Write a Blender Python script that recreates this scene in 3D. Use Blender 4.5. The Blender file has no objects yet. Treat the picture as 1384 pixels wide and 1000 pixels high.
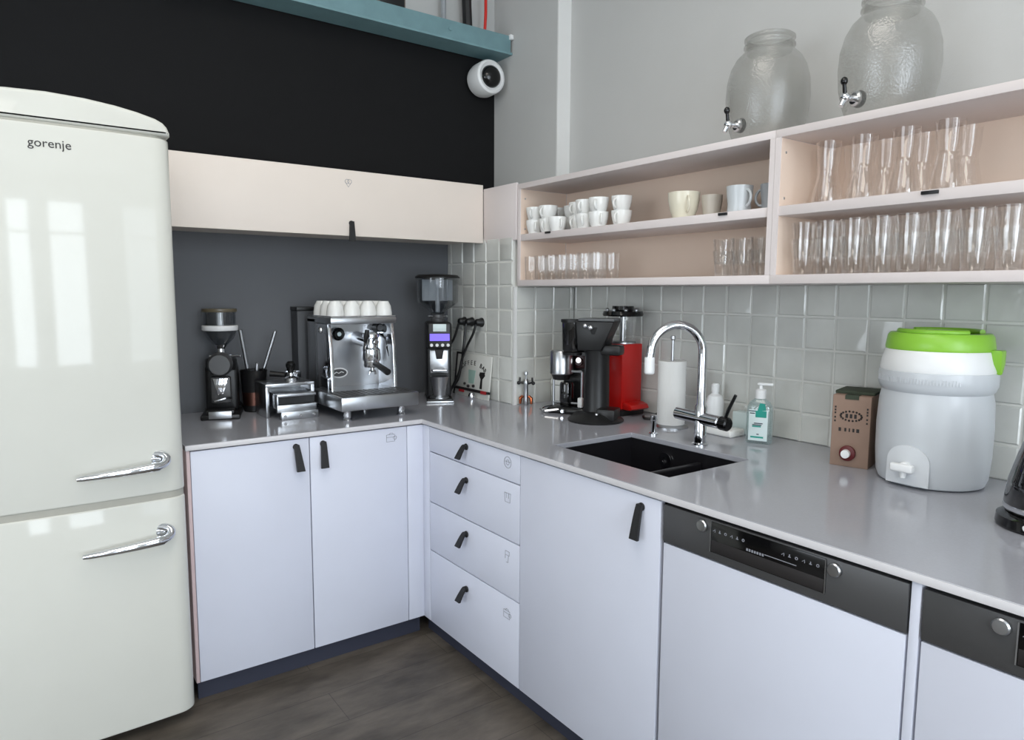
import bpy, bmesh, math, random
from mathutils import Vector, Matrix, Euler
random.seed(7)
SC = bpy.context.scene
COL = SC.collection
PI = math.pi
R = math.radians

# ------------------------------------------------------------------ camera
cam_d = bpy.data.cameras.new('camera')
cam_d.sensor_fit = 'HORIZONTAL'; cam_d.sensor_width = 36.0
cam_d.lens = 940.063 * 36.0 / 1384.0
cam_d.clip_start = 0.02
cam = bpy.data.objects.new('camera', cam_d); COL.objects.link(cam)
_yaw, _pit, _rol = 0.62401719, -0.11006654, 0.0050869625
_f = Vector((math.sin(_yaw)*math.cos(_pit), math.cos(_yaw)*math.cos(_pit), math.sin(_pit)))
_r0 = Vector((math.cos(_yaw), -math.sin(_yaw), 0)); _u0 = _r0.cross(_f)
_r = math.cos(_rol)*_r0 + math.sin(_rol)*_u0; _u = -math.sin(_rol)*_r0 + math.cos(_rol)*_u0
_m = Matrix(((_r.x, _u.x, -_f.x, -1.41539672), (_r.y, _u.y, -_f.y, -2.62337707), (_r.z, _u.z, -_f.z, 1.51464311), (0, 0, 0, 1)))
cam.matrix_world = _m
SC.camera = cam

# ------------------------------------------------------------------ light and exposure
SC.view_settings.view_transform = 'Standard'
SC.view_settings.look = 'None'
SC.view_settings.exposure = -0.18
SC.view_settings.gamma = 1.0
SC.view_settings.use_curve_mapping = False
SC.cycles.transparent_max_bounces = 64
SC.cycles.max_bounces = 12
world = bpy.data.worlds.new('sky'); SC.world = world
world.use_nodes = True
world.node_tree.nodes['Background'].inputs[0].default_value = (0.80, 0.90, 1.0, 1)
world.node_tree.nodes['Background'].inputs[1].default_value = 3.0

FRONT_Y = -5.2          # wall behind the camera, with the windows
LEFT_X = -4.6
CEIL_Z = 3.6
WINS = [(-4.35, -3.75), (-3.50, -2.90), (-2.65, -2.05), (-1.69, -1.33), (-1.15, -0.59), (-0.10, 0.65)]   # window openings, x ranges; two mirror in the fridge, the rest added for light
WZ0, WZ1 = 0.45, 3.25
def area(name, loc, rot, sx, sy, power, colr):
    l = bpy.data.lights.new(name, 'AREA'); l.shape = 'RECTANGLE'; l.size = sx; l.size_y = sy
    l.energy = power; l.color = colr
    o = bpy.data.objects.new(name, l); COL.objects.link(o); o.location = loc; o.rotation_euler = rot
    return o
for i, (a, b) in enumerate(WINS):      # daylight in the mirrored pair, added fill in the other openings
    area('window_daylight', ((a+b)/2, FRONT_Y-0.10, (WZ0+WZ1)/2), (R(90), 0, 0), b-a-.1, WZ1-WZ0-.1, (15, 15, 15, 74, 74, 14)[i]*(b-a), (0.84, 0.92, 1.0))
area('window_daylight', (LEFT_X-0.10, -1.3, 1.65), (R(90), 0, R(-90)), 2.2, 1.5, 26, (0.90, 0.95, 1.0))  # unseen side window light, added to brighten the right run's fronts
area('ceiling_lamp', (-0.9, -1.6, 3.55), (0, 0, 0), 1.4, 1.4, 26, (1.0, 0.94, 0.86))  # added warm light from above, lifts worktop, flap and upper walls
area('ceiling_lamp', (-2.6, -3.4, 3.55), (0, 0, 0), 1.6, 1.6, 40, (1.0, 0.94, 0.86))  # added further back to brighten the far wall and chrome reflections

# ------------------------------------------------------------------ materials
MATS = {}
def lin(c):
    return tuple(((x/255)/12.92 if x/255 <= .04045 else ((x/255+.055)/1.055)**2.4) for x in c) + (1,)
def mat(name, rgb, rough=.5, metal=0, bump=0, bscale=60, var=0, vscale=6, coat=0, spec=.5, emit=0, trans=0, alpha=1):
    if name in MATS: return MATS[name]
    m = bpy.data.materials.new(name); m.use_nodes = True
    nt = m.node_tree; b = nt.nodes['Principled BSDF']
    col = lin(rgb)
    b.inputs['Base Color'].default_value = col
    b.inputs['Roughness'].default_value = rough
    b.inputs['Metallic'].default_value = metal
    b.inputs['Coat Weight'].default_value = coat
    b.inputs['Coat Roughness'].default_value = .05
    b.inputs['Specular IOR Level'].default_value = spec
    if trans: b.inputs['Transmission Weight'].default_value = trans
    if emit:
        b.inputs['Emission Color'].default_value = col; b.inputs['Emission Strength'].default_value = emit
    tc = nt.nodes.new('ShaderNodeTexCoord')
    n = nt.nodes.new('ShaderNodeTexNoise'); n.inputs['Scale'].default_value = vscale; n.inputs['Detail'].default_value = 4
    nt.links.new(tc.outputs['Object'], n.inputs['Vector'])
    mx = nt.nodes.new('ShaderNodeMix'); mx.data_type = 'RGBA'
    v = var if var else .03
    mx.inputs['A'].default_value = tuple(x*(1-v) for x in col[:3])+(1,)
    mx.inputs['B'].default_value = tuple(min(1, x*(1+v)) for x in col[:3])+(1,)
    nt.links.new(n.outputs['Fac'], mx.inputs['Factor']); nt.links.new(mx.outputs['Result'], b.inputs['Base Color'])
    if bump:
        n2 = nt.nodes.new('ShaderNodeTexNoise'); n2.inputs['Scale'].default_value = bscale; n2.inputs['Detail'].default_value = 3
        nt.links.new(tc.outputs['Object'], n2.inputs['Vector'])
        bp = nt.nodes.new('ShaderNodeBump'); bp.inputs['Strength'].default_value = bump; bp.inputs['Distance'].default_value = .01
        nt.links.new(n2.outputs['Fac'], bp.inputs['Height']); nt.links.new(bp.outputs['Normal'], b.inputs['Normal'])
    MATS[name] = m
    return m
def thin_glass(name, tint, base=.05, edge=.75, power=3.0, rough=.02, bump=0, bscale=80, milk=0, milkcol=(200, 205, 200)):
    m = bpy.data.materials.new(name); m.use_nodes = True; nt = m.node_tree
    for n in list(nt.nodes): nt.nodes.remove(n)
    out = nt.nodes.new('ShaderNodeOutputMaterial')
    tr = nt.nodes.new('ShaderNodeBsdfTransparent'); tr.inputs[0].default_value = tuple(tint)+(1,)
    gl = nt.nodes.new('ShaderNodeBsdfGlossy'); gl.inputs['Roughness'].default_value = rough
    gl.inputs['Color'].default_value = (1, 1, 1, 1)
    lw = nt.nodes.new('ShaderNodeLayerWeight'); lw.inputs['Blend'].default_value = .5
    pw = nt.nodes.new('ShaderNodeMath'); pw.operation = 'POWER'; pw.inputs[1].default_value = power
    nt.links.new(lw.outputs['Facing'], pw.inputs[0])
    mu = nt.nodes.new('ShaderNodeMath'); mu.operation = 'MULTIPLY_ADD'; mu.inputs[1].default_value = edge; mu.inputs[2].default_value = base
    nt.links.new(pw.outputs[0], mu.inputs[0])
    mix = nt.nodes.new('ShaderNodeMixShader')
    nt.links.new(mu.outputs[0], mix.inputs[0])
    src = tr
    if milk:
        df = nt.nodes.new('ShaderNodeBsdfDiffuse'); df.inputs[0].default_value = lin(milkcol)
        tl = nt.nodes.new('ShaderNodeBsdfTranslucent'); tl.inputs[0].default_value = lin(milkcol)
        mm = nt.nodes.new('ShaderNodeMixShader'); mm.inputs[0].default_value = .5
        nt.links.new(df.outputs[0], mm.inputs[1]); nt.links.new(tl.outputs[0], mm.inputs[2])
        m2 = nt.nodes.new('ShaderNodeMixShader'); m2.inputs[0].default_value = milk
        nt.links.new(tr.outputs[0], m2.inputs[1]); nt.links.new(mm.outputs[0], m2.inputs[2]); src = m2
    nt.links.new(src.outputs[0], mix.inputs[1]); nt.links.new(gl.outputs[0], mix.inputs[2])
    nt.links.new(mix.outputs[0], out.inputs[0])
    if bump:
        tc = nt.nodes.new('ShaderNodeTexCoord')
        n2 = nt.nodes.new('ShaderNodeTexVoronoi'); n2.inputs['Scale'].default_value = bscale
        nt.links.new(tc.outputs['Object'], n2.inputs['Vector'])
        bp = nt.nodes.new('ShaderNodeBump'); bp.inputs['Strength'].default_value = bump; bp.inputs['Distance'].default_value = .004
        nt.links.new(n2.outputs['Distance'], bp.inputs['Height']); nt.links.new(bp.outputs['Normal'], gl.inputs['Normal'])
    MATS[name] = m
    return m

M_wallgrey = mat('grey_wall_paint', (192, 192, 190), .85, bump=.05, bscale=200)
M_white = mat('white_wall_paint', (225, 225, 222), .85)
M_dark = mat('charcoal_wall_paint', (26, 26, 27), .8, spec=.15, bump=.04, bscale=150)
M_slate = mat('slate_backsplash', (92, 94, 98), .55, bump=.03, bscale=200, var=.05)
M_cab = mat('white_laminate', (212, 215, 228), .42, bump=.01, bscale=300)
M_carc = mat('cabinet_carcass', (214, 205, 203), .55)
M_edge = mat('pink_edge_band', (208, 186, 186), .55)
M_peach = mat('pale_peach_laminate', (232, 221, 211), .5)
M_shelf = mat('pale_pink_grey_laminate', (222, 213, 211), .5)
M_inner = mat('peach_shelf_lining', (233, 212, 195), .55)
M_top = mat('grey_quartz', (164, 165, 172), .11, spec=.7, bump=.006, bscale=400, var=.05, vscale=150)
M_black = mat('black_plastic', (20, 20, 21), .4)
M_blackg = mat('gloss_black', (12, 12, 13), .12)
M_leather = mat('black_leather', (22, 21, 22), .55, bump=.15, bscale=180)
M_chrome = mat('chrome', (222, 224, 228), .08, 1)
M_steel = mat('brushed_steel', (190, 192, 195), .28, 1, bump=.02, bscale=200)
M_dsteel = mat('dark_steel', (84, 84, 85), .40, .35, bump=.02, bscale=300)
M_fridge = mat('cream_white_enamel', (214, 214, 206), .05, spec=.22)
M_seal = mat('grey_seal', (172, 170, 160), .6)
M_plinth = mat('navy_plinth', (52, 55, 70), .5)
M_grout = mat('pale_grout', (222, 222, 217), .85)
M_tile = mat('grey_glazed_tile', (209, 210, 205), .10, bump=.30, bscale=9, var=.16, vscale=7)
M_trimw = mat('white_trim', (226, 226, 224), .5)
M_teal = mat('teal_paint', (116, 150, 156), .45, var=.16, vscale=16, bump=.04, bscale=40)
M_red = mat('red_enamel', (196, 24, 20), .28)
M_redcable = mat('red_cable', (205, 40, 30), .5)
M_cer = mat('white_porcelain', (236, 236, 233), .15)
M_cream = mat('cream_stoneware', (226, 220, 200), .22)
M_greige = mat('greige_stoneware', (188, 180, 168), .3)
M_taupe = mat('taupe_stoneware', (112, 100, 92), .35)
M_blue = mat('pale_blue_stoneware', (196, 201, 204), .25)
M_grey = mat('grey_stoneware', (150, 154, 158), .3)
M_sink = mat('black_granite_sink', (26, 25, 28), .3, var=.2, vscale=300)
M_kraft = mat('kraft_card', (146, 121, 106), .75, var=.08, vscale=20)
M_lime = mat('lime_plastic', (140, 196, 62), .32)
M_wplast = mat('white_plastic', (232, 233, 233), .35)
M_gplast = mat('pale_grey_plastic', (197, 201, 205), .28)
M_teal2 = mat('teal_label', (30, 150, 135), .5)
M_label = mat('pale_label', (214, 228, 228), .5)
M_ink = mat('dark_ink', (30, 26, 26), .6)
M_greyink = mat('grey_ink', (140, 142, 150), .6)
M_gold = mat('brass', (190, 160, 90), .25, 1)
M_copper = mat('copper', (190, 105, 70), .25, 1)
M_paper = mat('white_paper', (228, 228, 226), .85, bump=.1, bscale=120)
M_disp = mat('violet_display', (110, 90, 215), .4, emit=1.0)
M_lamp = mat('white_led', (255, 255, 255), .4, emit=1.5)
M_board = mat('white_sign_board', (214, 214, 208), .6)
M_mint = mat('mint_print', (160, 190, 180), .6)
M_redp = mat('red_print', (170, 40, 45), .6)
M_wood = mat('pale_wood', (196, 150, 92), .5, var=.12, vscale=40)
G_clear = thin_glass('clear_glass', (.965, .962, .957), .08, .9, 2.4)
G_warm = thin_glass('carafe_glass', (.97, .96, .95), .07, .85, 2.6)
G_jar = thin_glass('pebbled_jar_glass', (.845, .84, .825), .06, .55, 2.4, .20, bump=.22, bscale=170, milk=.22, milkcol=(194, 195, 191))
G_hop = thin_glass('hopper_plastic', (.62, .64, .66), .06, .6, 2.5, .06)
G_dark = thin_glass('dark_glass', (.16, .16, .17), .06, .6, 2.5, .03)
G_soap = thin_glass('clear_bottle', (.86, .93, .93), .06, .6, 2.4, .05, milk=.25, milkcol=(215, 230, 230))

def floor_material():
    m = bpy.data.materials.new('grey_brown_floor'); m.use_nodes = True; nt = m.node_tree; b = nt.nodes['Principled BSDF']
    tc = nt.nodes.new('ShaderNodeTexCoord'); mp = nt.nodes.new('ShaderNodeMapping')
    mp.inputs['Scale'].default_value = (1.1, 3.4, 1); nt.links.new(tc.outputs['Object'], mp.inputs[0])
    n = nt.nodes.new('ShaderNodeTexNoise'); n.inputs['Scale'].default_value = 2.2; n.inputs['Detail'].default_value = 8; n.inputs['Roughness'].default_value = .62
    nt.links.new(mp.outputs[0], n.inputs[0])
    cr = nt.nodes.new('ShaderNodeValToRGB')
    cr.color_ramp.elements[0].position = .32; cr.color_ramp.elements[0].color = lin((64, 58, 51))
    cr.color_ramp.elements[1].position = .72; cr.color_ramp.elements[1].color = lin((118, 109, 99))
    nt.links.new(n.outputs['Fac'], cr.inputs[0])
    br = nt.nodes.new('ShaderNodeTexBrick'); br.inputs['Scale'].default_value = 1; br.offset = .4
    br.inputs['Brick Width'].default_value = 1.3; br.inputs['Row Height'].default_value = .2; br.inputs['Mortar Size'].default_value = .0018
    br.inputs['Color1'].default_value = (1, 1, 1, 1); br.inputs['Color2'].default_value = (.82, .82, .82, 1); br.inputs['Mortar'].default_value = (.5, .5, .5, 1)
    nt.links.new(tc.outputs['Object'], br.inputs[0])
    mx = nt.nodes.new('ShaderNodeMix'); mx.data_type = 'RGBA'; mx.blend_type = 'MULTIPLY'; mx.inputs['Factor'].default_value = 1
    nt.links.new(cr.outputs[0], mx.inputs['A']); nt.links.new(br.outputs['Color'], mx.inputs['B'])
    nt.links.new(mx.outputs['Result'], b.inputs['Base Color'])
    b.inputs['Roughness'].default_value = .5
    bp = nt.nodes.new('ShaderNodeBump'); bp.inputs['Strength'].default_value = .12; bp.inputs['Distance'].default_value = .01
    nt.links.new(n.outputs['Fac'], bp.inputs['Height']); nt.links.new(bp.outputs[0], b.inputs['Normal'])
    return m
M_floor = floor_material()

# ------------------------------------------------------------------ mesh helpers
class MB:
    def __init__(self): self.bm = bmesh.new(); self.mi = 0
    def _tag(self, fs):
        for f in fs: f.material_index = self.mi
    def box(self, x0, x1, y0, y1, z0, z1, bev=0, seg=2, M=None):
        bm = bmesh.new(); bmesh.ops.create_cube(bm, size=1)
        for v in bm.verts: v.co = Vector(((x0+x1)/2+v.co.x*(x1-x0), (y0+y1)/2+v.co.y*(y1-y0), (z0+z1)/2+v.co.z*(z1-z0)))
        if bev: bmesh.ops.bevel(bm, geom=bm.edges[:], offset=bev, segments=seg, profile=.5, affect='EDGES')
        self._merge(bm, M); return self
    def _merge(self, bm, M=None):
        if M is not None: bmesh.ops.transform(bm, matrix=M, verts=bm.verts)
        bmesh.ops.recalc_face_normals(bm, faces=bm.faces[:])
        mp = {}
        for v in bm.verts: mp[v] = self.bm.verts.new(v.co)
        for f in bm.faces:
            try:
                nf = self.bm.faces.new([mp[v] for v in f.verts]); nf.material_index = self.mi
            except ValueError: pass
        bm.free()
    def lathe(self, prof, seg=32, c=(0, 0, 0), M=None, cap=True, closed=False):
        bm = bmesh.new(); rings = []
        for r, z in prof:
            if r < 1e-6: rings.append([bm.verts.new((c[0], c[1], c[2]+z))])
            else: rings.append([bm.verts.new((c[0]+r*math.cos(2*PI*i/seg), c[1]+r*math.sin(2*PI*i/seg), c[2]+z)) for i in range(seg)])
        prs = list(zip(rings, rings[1:]))
        if closed: prs.append((rings[-1], rings[0]))
        for a, b in prs:
            for i in range(seg):
                j = (i+1) % seg
                if len(a) == 1 and len(b) == 1: continue
                if len(a) == 1: bm.faces.new((a[0], b[j], b[i]))
                elif len(b) == 1: bm.faces.new((a[i], a[j], b[0]))
                else: bm.faces.new((a[i], a[j], b[j], b[i]))
        if cap and not closed:
            for q in (rings[0], rings[-1]):
                if len(q) > 2: bm.faces.new(q)
        self._merge(bm, M); return self
    def cyl(self, p0, p1, r0, r1=None, seg=20, cap=True):
        p0 = Vector(p0); p1 = Vector(p1); r1 = r0 if r1 is None else r1
        d = p1-p0; L = d.length
        M = Matrix.Translation(p0) @ d.to_track_quat('Z', 'Y').to_matrix().to_4x4()
        return self.lathe([(r0, 0), (r1, L)], seg, M=M, cap=cap)
    def rod(self, p0, p1, r, b=None, seg=20):      # cylinder with bevelled ends
        p0 = Vector(p0); p1 = Vector(p1); d = p1-p0; L = d.length; b = b or min(r*.3, L*.3)
        M = Matrix.Translation(p0) @ d.to_track_quat('Z', 'Y').to_matrix().to_4x4()
        return self.lathe([(r-b, 0), (r, b), (r, L-b), (r-b, L)], seg, M=M)
    def ball(self, c, r, seg=20, sz=1):
        n = 10
        return self.lathe([(r*math.sin(PI*k/n), -r*sz*math.cos(PI*k/n)) for k in range(n+1)], seg, c=c)
    def tube(self, pts, r, seg=10):
        pts = [Vector(p) for p in pts]; n = len(pts)
        rs = r if isinstance(r, (list, tuple)) else [r]*n
        bm = bmesh.new(); rings = []
        t0 = (pts[1]-pts[0]).normalized(); up = Vector((0, 0, 1)) if abs(t0.z) < .9 else Vector((1, 0, 0))
        nrm = t0.cross(up).normalized()
        for i, p in enumerate(pts):
            t = (pts[min(i+1, n-1)]-pts[max(i-1, 0)]).normalized()
            nrm = (nrm - t*nrm.dot(t)).normalized(); bn = t.cross(nrm)
            rings.append([bm.verts.new(p+rs[i]*(math.cos(2*PI*k/seg)*nrm+math.sin(2*PI*k/seg)*bn)) for k in range(seg)])
        for a, b in zip(rings, rings[1:]):
            for i in range(seg): bm.faces.new((a[i], a[(i+1) % seg], b[(i+1) % seg], b[i]))
        bm.faces.new(rings[0]); bm.faces.new(rings[-1])
        self._merge(bm); return self
    def prism(self, poly, axis, a, b, bev=0, M=None, seg=2):
        bm = bmesh.new()
        def P(u, v, w): return {'x': (w, u, v), 'y': (u, w, v), 'z': (u, v, w)}[axis]
        A = [bm.verts.new(P(u, v, a)) for u, v in poly]; B = [bm.verts.new(P(u, v, b)) for u, v in poly]
        bm.faces.new(A); bm.faces.new(B); n = len(poly)
        for i in range(n): bm.faces.new((A[i], A[(i+1) % n], B[(i+1) % n], B[i]))
        if bev:
            bmesh.ops.recalc_face_normals(bm, faces=bm.faces[:])
            es = [e for e in bm.edges if (e.verts[0] in A) == (e.verts[1] in A)]
            bmesh.ops.bevel(bm, geom=es, offset=bev, segments=seg, profile=.5, affect='EDGES')
        self._merge(bm, M); return self
    def build(self, name, mats, parent=None, label=None, ang=38):
        me = bpy.data.meshes.new(name)
        bm = self.bm
        for f in bm.faces: f.smooth = True
        bm.normal_update()
        for e in bm.edges:
            if len(e.link_faces) == 2 and e.calc_face_angle(0) > R(ang): e.smooth = False
        bm.to_mesh(me); bm.free()
        for m in (mats if isinstance(mats, (list, tuple)) else [mats]): me.materials.append(m)
        o = bpy.data.objects.new(name, me); COL.objects.link(o)
        if parent is not None: o.parent = parent
        if label: o['label'] = label
        return o
def m_(k, mb): mb.mi = k; return mb
def thing(name, label, cat, loc=(0, 0, 0), rz=0, group=None):
    o = bpy.data.objects.new(name, None); COL.objects.link(o); o.empty_display_size = .05
    o.location = loc; o.rotation_euler = (0, 0, rz); o['label'] = label; o['category'] = cat
    if group: o['group'] = group
    return o
def tag(o, label, cat, group=None):
    o['label'] = label; o['category'] = cat
    if group: o['group'] = group
    return o
def struct(o): o['kind'] = 'structure'; return o
def dup(root, loc, rz, label, group=None):
    r = root.copy(); COL.objects.link(r); r.location = loc; r.rotation_euler = (0, 0, rz); r['label'] = label
    if group: r['group'] = group
    for ch in list(root.children):
        c = ch.copy(); COL.objects.link(c); c.parent = r
        for g in list(ch.children):
            d = g.copy(); COL.objects.link(d); d.parent = c
    return r
def text_mesh(name, s, size, M, m, parent, depth=.0008):
    cu = bpy.data.curves.new(name, 'FONT'); cu.body = s; cu.size = size; cu.extrude = depth; cu.align_x = 'CENTER'; cu.align_y = 'CENTER'
    cu.resolution_u = 3
    t = bpy.data.objects.new(name, cu); COL.objects.link(t)
    bpy.context.view_layer.update()
    me = bpy.data.meshes.new_from_object(t)
    bpy.data.objects.remove(t); bpy.data.curves.remove(cu)
    me.name = name; me.transform(M); me.materials.clear(); me.materials.append(m)
    o = bpy.data.objects.new(name, me); COL.objects.link(o); o.parent = parent
    return o
def Mt(x, y, z): return Matrix.Translation((x, y, z))
FACE_FRONT = Matrix.Rotation(R(90), 4, 'X')                  # text plane to local -Y
FACE_LEFT = Matrix.Rotation(R(-90), 4, 'Z') @ FACE_FRONT     # text plane to world -X
def ordn(i): return ['first', 'second', 'third', 'fourth', 'fifth', 'sixth', 'seventh', 'eighth', 'ninth', 'tenth'][i]

# ================================================================== room shell
BY = 0.72        # back wall plane
TX = 0.93        # tiled right wall plane
CX = 0.56        # face of the boxed-out corner
CY = 0.098       # its outer edge
GX = 0.86        # grey wall face above it
WT = 0.975       # worktop height
struct(MB().box(LEFT_X, TX+.2, FRONT_Y, BY+.2, -.1, 0).build('floor', M_floor))
struct(MB().box(LEFT_X, TX+.2, FRONT_Y, BY+.2, CEIL_Z, CEIL_Z+.1).build('ceiling', M_white))
struct(MB().box(LEFT_X, TX+.2, BY, BY+.2, 0, 2.82).build('wall_back', M_dark))
struct(MB().box(LEFT_X, TX+.2, BY, BY+.2, 2.82, CEIL_Z).build('wall_back_upper', M_wallgrey))
struct(MB().box(TX+.012, TX+.2, FRONT_Y, BY, 0, CEIL_Z).build('wall_right', M_wallgrey))
mb = MB()
mb.box(LEFT_X-.15, LEFT_X, FRONT_Y, BY+.2, 0, .9); mb.box(LEFT_X-.15, LEFT_X, FRONT_Y, BY+.2, 2.4, CEIL_Z)
mb.box(LEFT_X-.15, LEFT_X, FRONT_Y, -2.4, .9, 2.4); mb.box(LEFT_X-.15, LEFT_X, -.2, BY+.2, .9, 2.4)
struct(mb.build('wall_left', M_white))
mb = MB(); xs = [LEFT_X-.15] + [v for w in WINS for v in w] + [TX+.2]
mb.box(LEFT_X-.15, TX+.2, FRONT_Y-.15, FRONT_Y, 0, WZ0); mb.box(LEFT_X-.15, TX+.2, FRONT_Y-.15, FRONT_Y, WZ1, CEIL_Z)
for i in range(0, len(xs), 2): mb.box(xs[i], xs[i+1], FRONT_Y-.15, FRONT_Y, WZ0, WZ1)
struct(mb.build('wall_front', M_white))
for i, (a, b) in enumerate(WINS):  # frames, also in the openings added for light
    mb = MB(); t = .035; y0, y1 = FRONT_Y-.09, FRONT_Y-.05
    mb.box(a, a+t, y0, y1, WZ0, WZ1); mb.box(b-t, b, y0, y1, WZ0, WZ1)
    mb.box(a, b, y0, y1, WZ0, WZ0+t); mb.box(a, b, y0, y1, WZ1-t, WZ1); mb.box(a, b, y0, y1, 2.66, 2.66+t)
    struct(mb.build('window_%d' % (i+1), M_trimw))
# boxed-out corner left of the shelves: thick below, shallow above
struct(MB().box(CX, TX+.012, CY, BY, 0, 2.02).build('wall_corner', M_grout))
struct(MB().box(GX, TX+.012, .168, BY, 2.02, CEIL_Z).build('wall_corner_upper', M_wallgrey))
struct(MB().box(GX-.0005, TX+.012, .160, .1675, 2.025, CEIL_Z).build('trim_4', M_trimw))         # whiter sheet on the return, light on this face put in its colour
struct(MB().box(-.93, CX, BY-.012, BY, WT, 1.78).build('trim_1', M_slate))          # slate panel above the left worktop

# glazed tiles, one mesh per wall face, each tile slightly tilted
def tiles(name, plane_x, y_hi, y_lo, z_lo, z_hi, yref, zref, py, pz, M=None):
    mb = MB(); g = .0035; rnd = random.Random(3 if plane_x > .7 else 5)
    k0 = math.floor((z_lo-zref)/pz); n0 = math.floor((y_lo-yref)/py)
    k = k0
    while zref+k*pz < z_hi:
        n = n0
        while yref+n*py < y_hi:
            ya, yb = max(yref+n*py+g, y_lo), min(yref+(n+1)*py-g, y_hi)
            za, zb = max(zref+k*pz+g, z_lo), min(zref+(k+1)*pz-g, z_hi)
            if yb-ya > .012 and zb-za > .006:
                b = .004
                ox = [rnd.uniform(-.0022, .0022) for _ in range(4)]
                bm = bmesh.new()
                q = [(ya, za), (yb, za), (yb, zb), (ya, zb)]; qi = [(ya+b, za+b), (yb-b, za+b), (yb-b, zb-b), (ya+b, zb-b)]
                o = [bm.verts.new((plane_x+.006, u, v)) for u, v in q]
                mid = [bm.verts.new((plane_x-.001, u, v)) for u, v in q]
                i_ = [bm.verts.new((plane_x-.004+ox[j], u, v)) for j, (u, v) in enumerate(qi)]
                bm.faces.new(i_)
                for j in range(4):
                    bm.faces.new((mid[j], mid[(j+1) % 4], i_[(j+1) % 4], i_[j])); bm.faces.new((o[j], o[(j+1) % 4], mid[(j+1) % 4], mid[j]))
                mb._merge(bm, M)
            n += 1
        k += 1
    mb.mi = 1
    mb.box(plane_x+.0008, plane_x+.0120, y_lo, y_hi, z_lo, z_hi, M=M)
    return struct(mb.build(name, [M_tile, M_grout], ang=25))
tiles('wall_tiles_right', TX, CY, -3.0, WT, 1.56, .071, 1.435, .1148, .118)
tiles('wall_tiles_corner', CX-.0125, BY-.012, CY, WT, 1.79, CY, 1.435, .113, .1165)
# face of the corner box that looks back into the room
tiles('wall_tiles_return', 0, TX-.006-CX, .0, WT, 1.545, 0, 1.435, .113, .118, M=Matrix.Translation((CX-.004, CY-.0125, 0)) @ Matrix(((0, 1, 0, 0), (1, 0, 0, 0), (0, 0, 1, 0), (0, 0, 0, 1))))
struct(MB().box(CX-.018, CX-.002, CY-.020, CY-.006, WT, 1.545).build('trim_2', M_trimw))   # white edge strip of the tiles
struct(MB().box(-.93, -.0, .045, .06, 0, .086).build('baseboard_left', M_plinth))
struct(MB().box(.045, .06, -2.75, .045, 0, .086).build('baseboard_right', M_plinth))

# ================================================================== worktop
def slab(cells, z0, z1):
    bm = bmesh.new(); vs = {}
    def V(x, y):
        k = (round(x, 4), round(y, 4))
        if k not in vs: vs[k] = bm.verts.new((x, y, z1))
        return vs[k]
    for x0, x1, y0, y1 in cells: bm.faces.new((V(x0, y0), V(x1, y0), V(x1, y1), V(x0, y1)))
    r = bmesh.ops.extrude_face_region(bm, geom=bm.faces[:])
    for v in [g for g in r['geom'] if isinstance(g, bmesh.types.BMVert)]: v.co.z = z0
    return bm
X0, X1, Y0, Y1 = .14, .53, -1.262, -.724        # sink cut-out
gx = [-.945, -.006, X0, X1, CX-.014, TX-.002]; gy = [-2.76, Y0, Y1, -.006, CY, BY-.013]
cells = []
for i in range(5):
    for j in range(5):
        cx, cy = (gx[i]+gx[i+1])/2, (gy[j]+gy[j+1])/2
        if cx < -.006 and cy < -.006: continue
        if cx > CX-.014 and cy > CY: continue
        if X0 < cx < X1 and Y0 < cy < Y1: continue
        cells.append((gx[i], gx[i+1], gy[j], gy[j+1]))
mb = MB(); mb._merge(slab(cells, .955, WT))
wt = mb.build('worktop', M_top)
bv = wt.modifiers.new('bevel', 'BEVEL'); bv.width = .0022; bv.segments = 2; bv.limit_method = 'ANGLE'
tag(wt, 'grey stone L-shaped worktop running round the corner on the white cabinets', 'worktop')

mb = MB(); mb.box(-.945, -.0082, -.0082, -.0062, .956, .9735, .0005); mb.box(-.0082, -.0062, -2.76, -.0062, .956, .9735, .0005)  # paler strips put window light on the worktop edge into the colour
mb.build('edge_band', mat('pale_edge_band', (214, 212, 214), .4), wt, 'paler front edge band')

# sink
t = thing('kitchen_sink', 'black double-bowl undermounted sink set into the grey worktop', 'sink', (0, 0, 0))
mb = MB(); zb = .775; w = .008; fx0, fx1, fy0, fy1 = X0-.004, X1+.004, Y0-.004, Y1+.004; zt = .954
mb.box(fx0-w, fx0, fy0-w, fy1+w, zb-w, zt); mb.box(fx1, fx1+w, fy0-w, fy1+w, zb-w, zt)
mb.box(fx0, fx1, fy0-w, fy0, zb-w, zt); mb.box(fx0, fx1, fy1, fy1+w, zb-w, zt); mb.box(fx0, fx1, fy0, fy1, zb-w, zb)
mb.box(fx0, fx1, -1.068, -1.048, zb, .925, .008, 3)
mb.build('basin', M_sink, t)
mb = MB(); mb.lathe([(.012, 0), (.028, 0), (.028, .004), (.012, .004)], 24, M=Mt(X1+.001, -.90, .90) @ Matrix.Rotation(R(-90), 4, 'Y'), closed=True)
mb.build('overflow_ring', M_chrome, t)
for y, r in ((-.86, .045), (-1.16, .040)): MB().lathe([(0, 0), (r, 0), (r, .003), (.02, .005), (0, .004)], 24, c=(.335, y, zb)).build('drain', M_steel, t)

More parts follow.
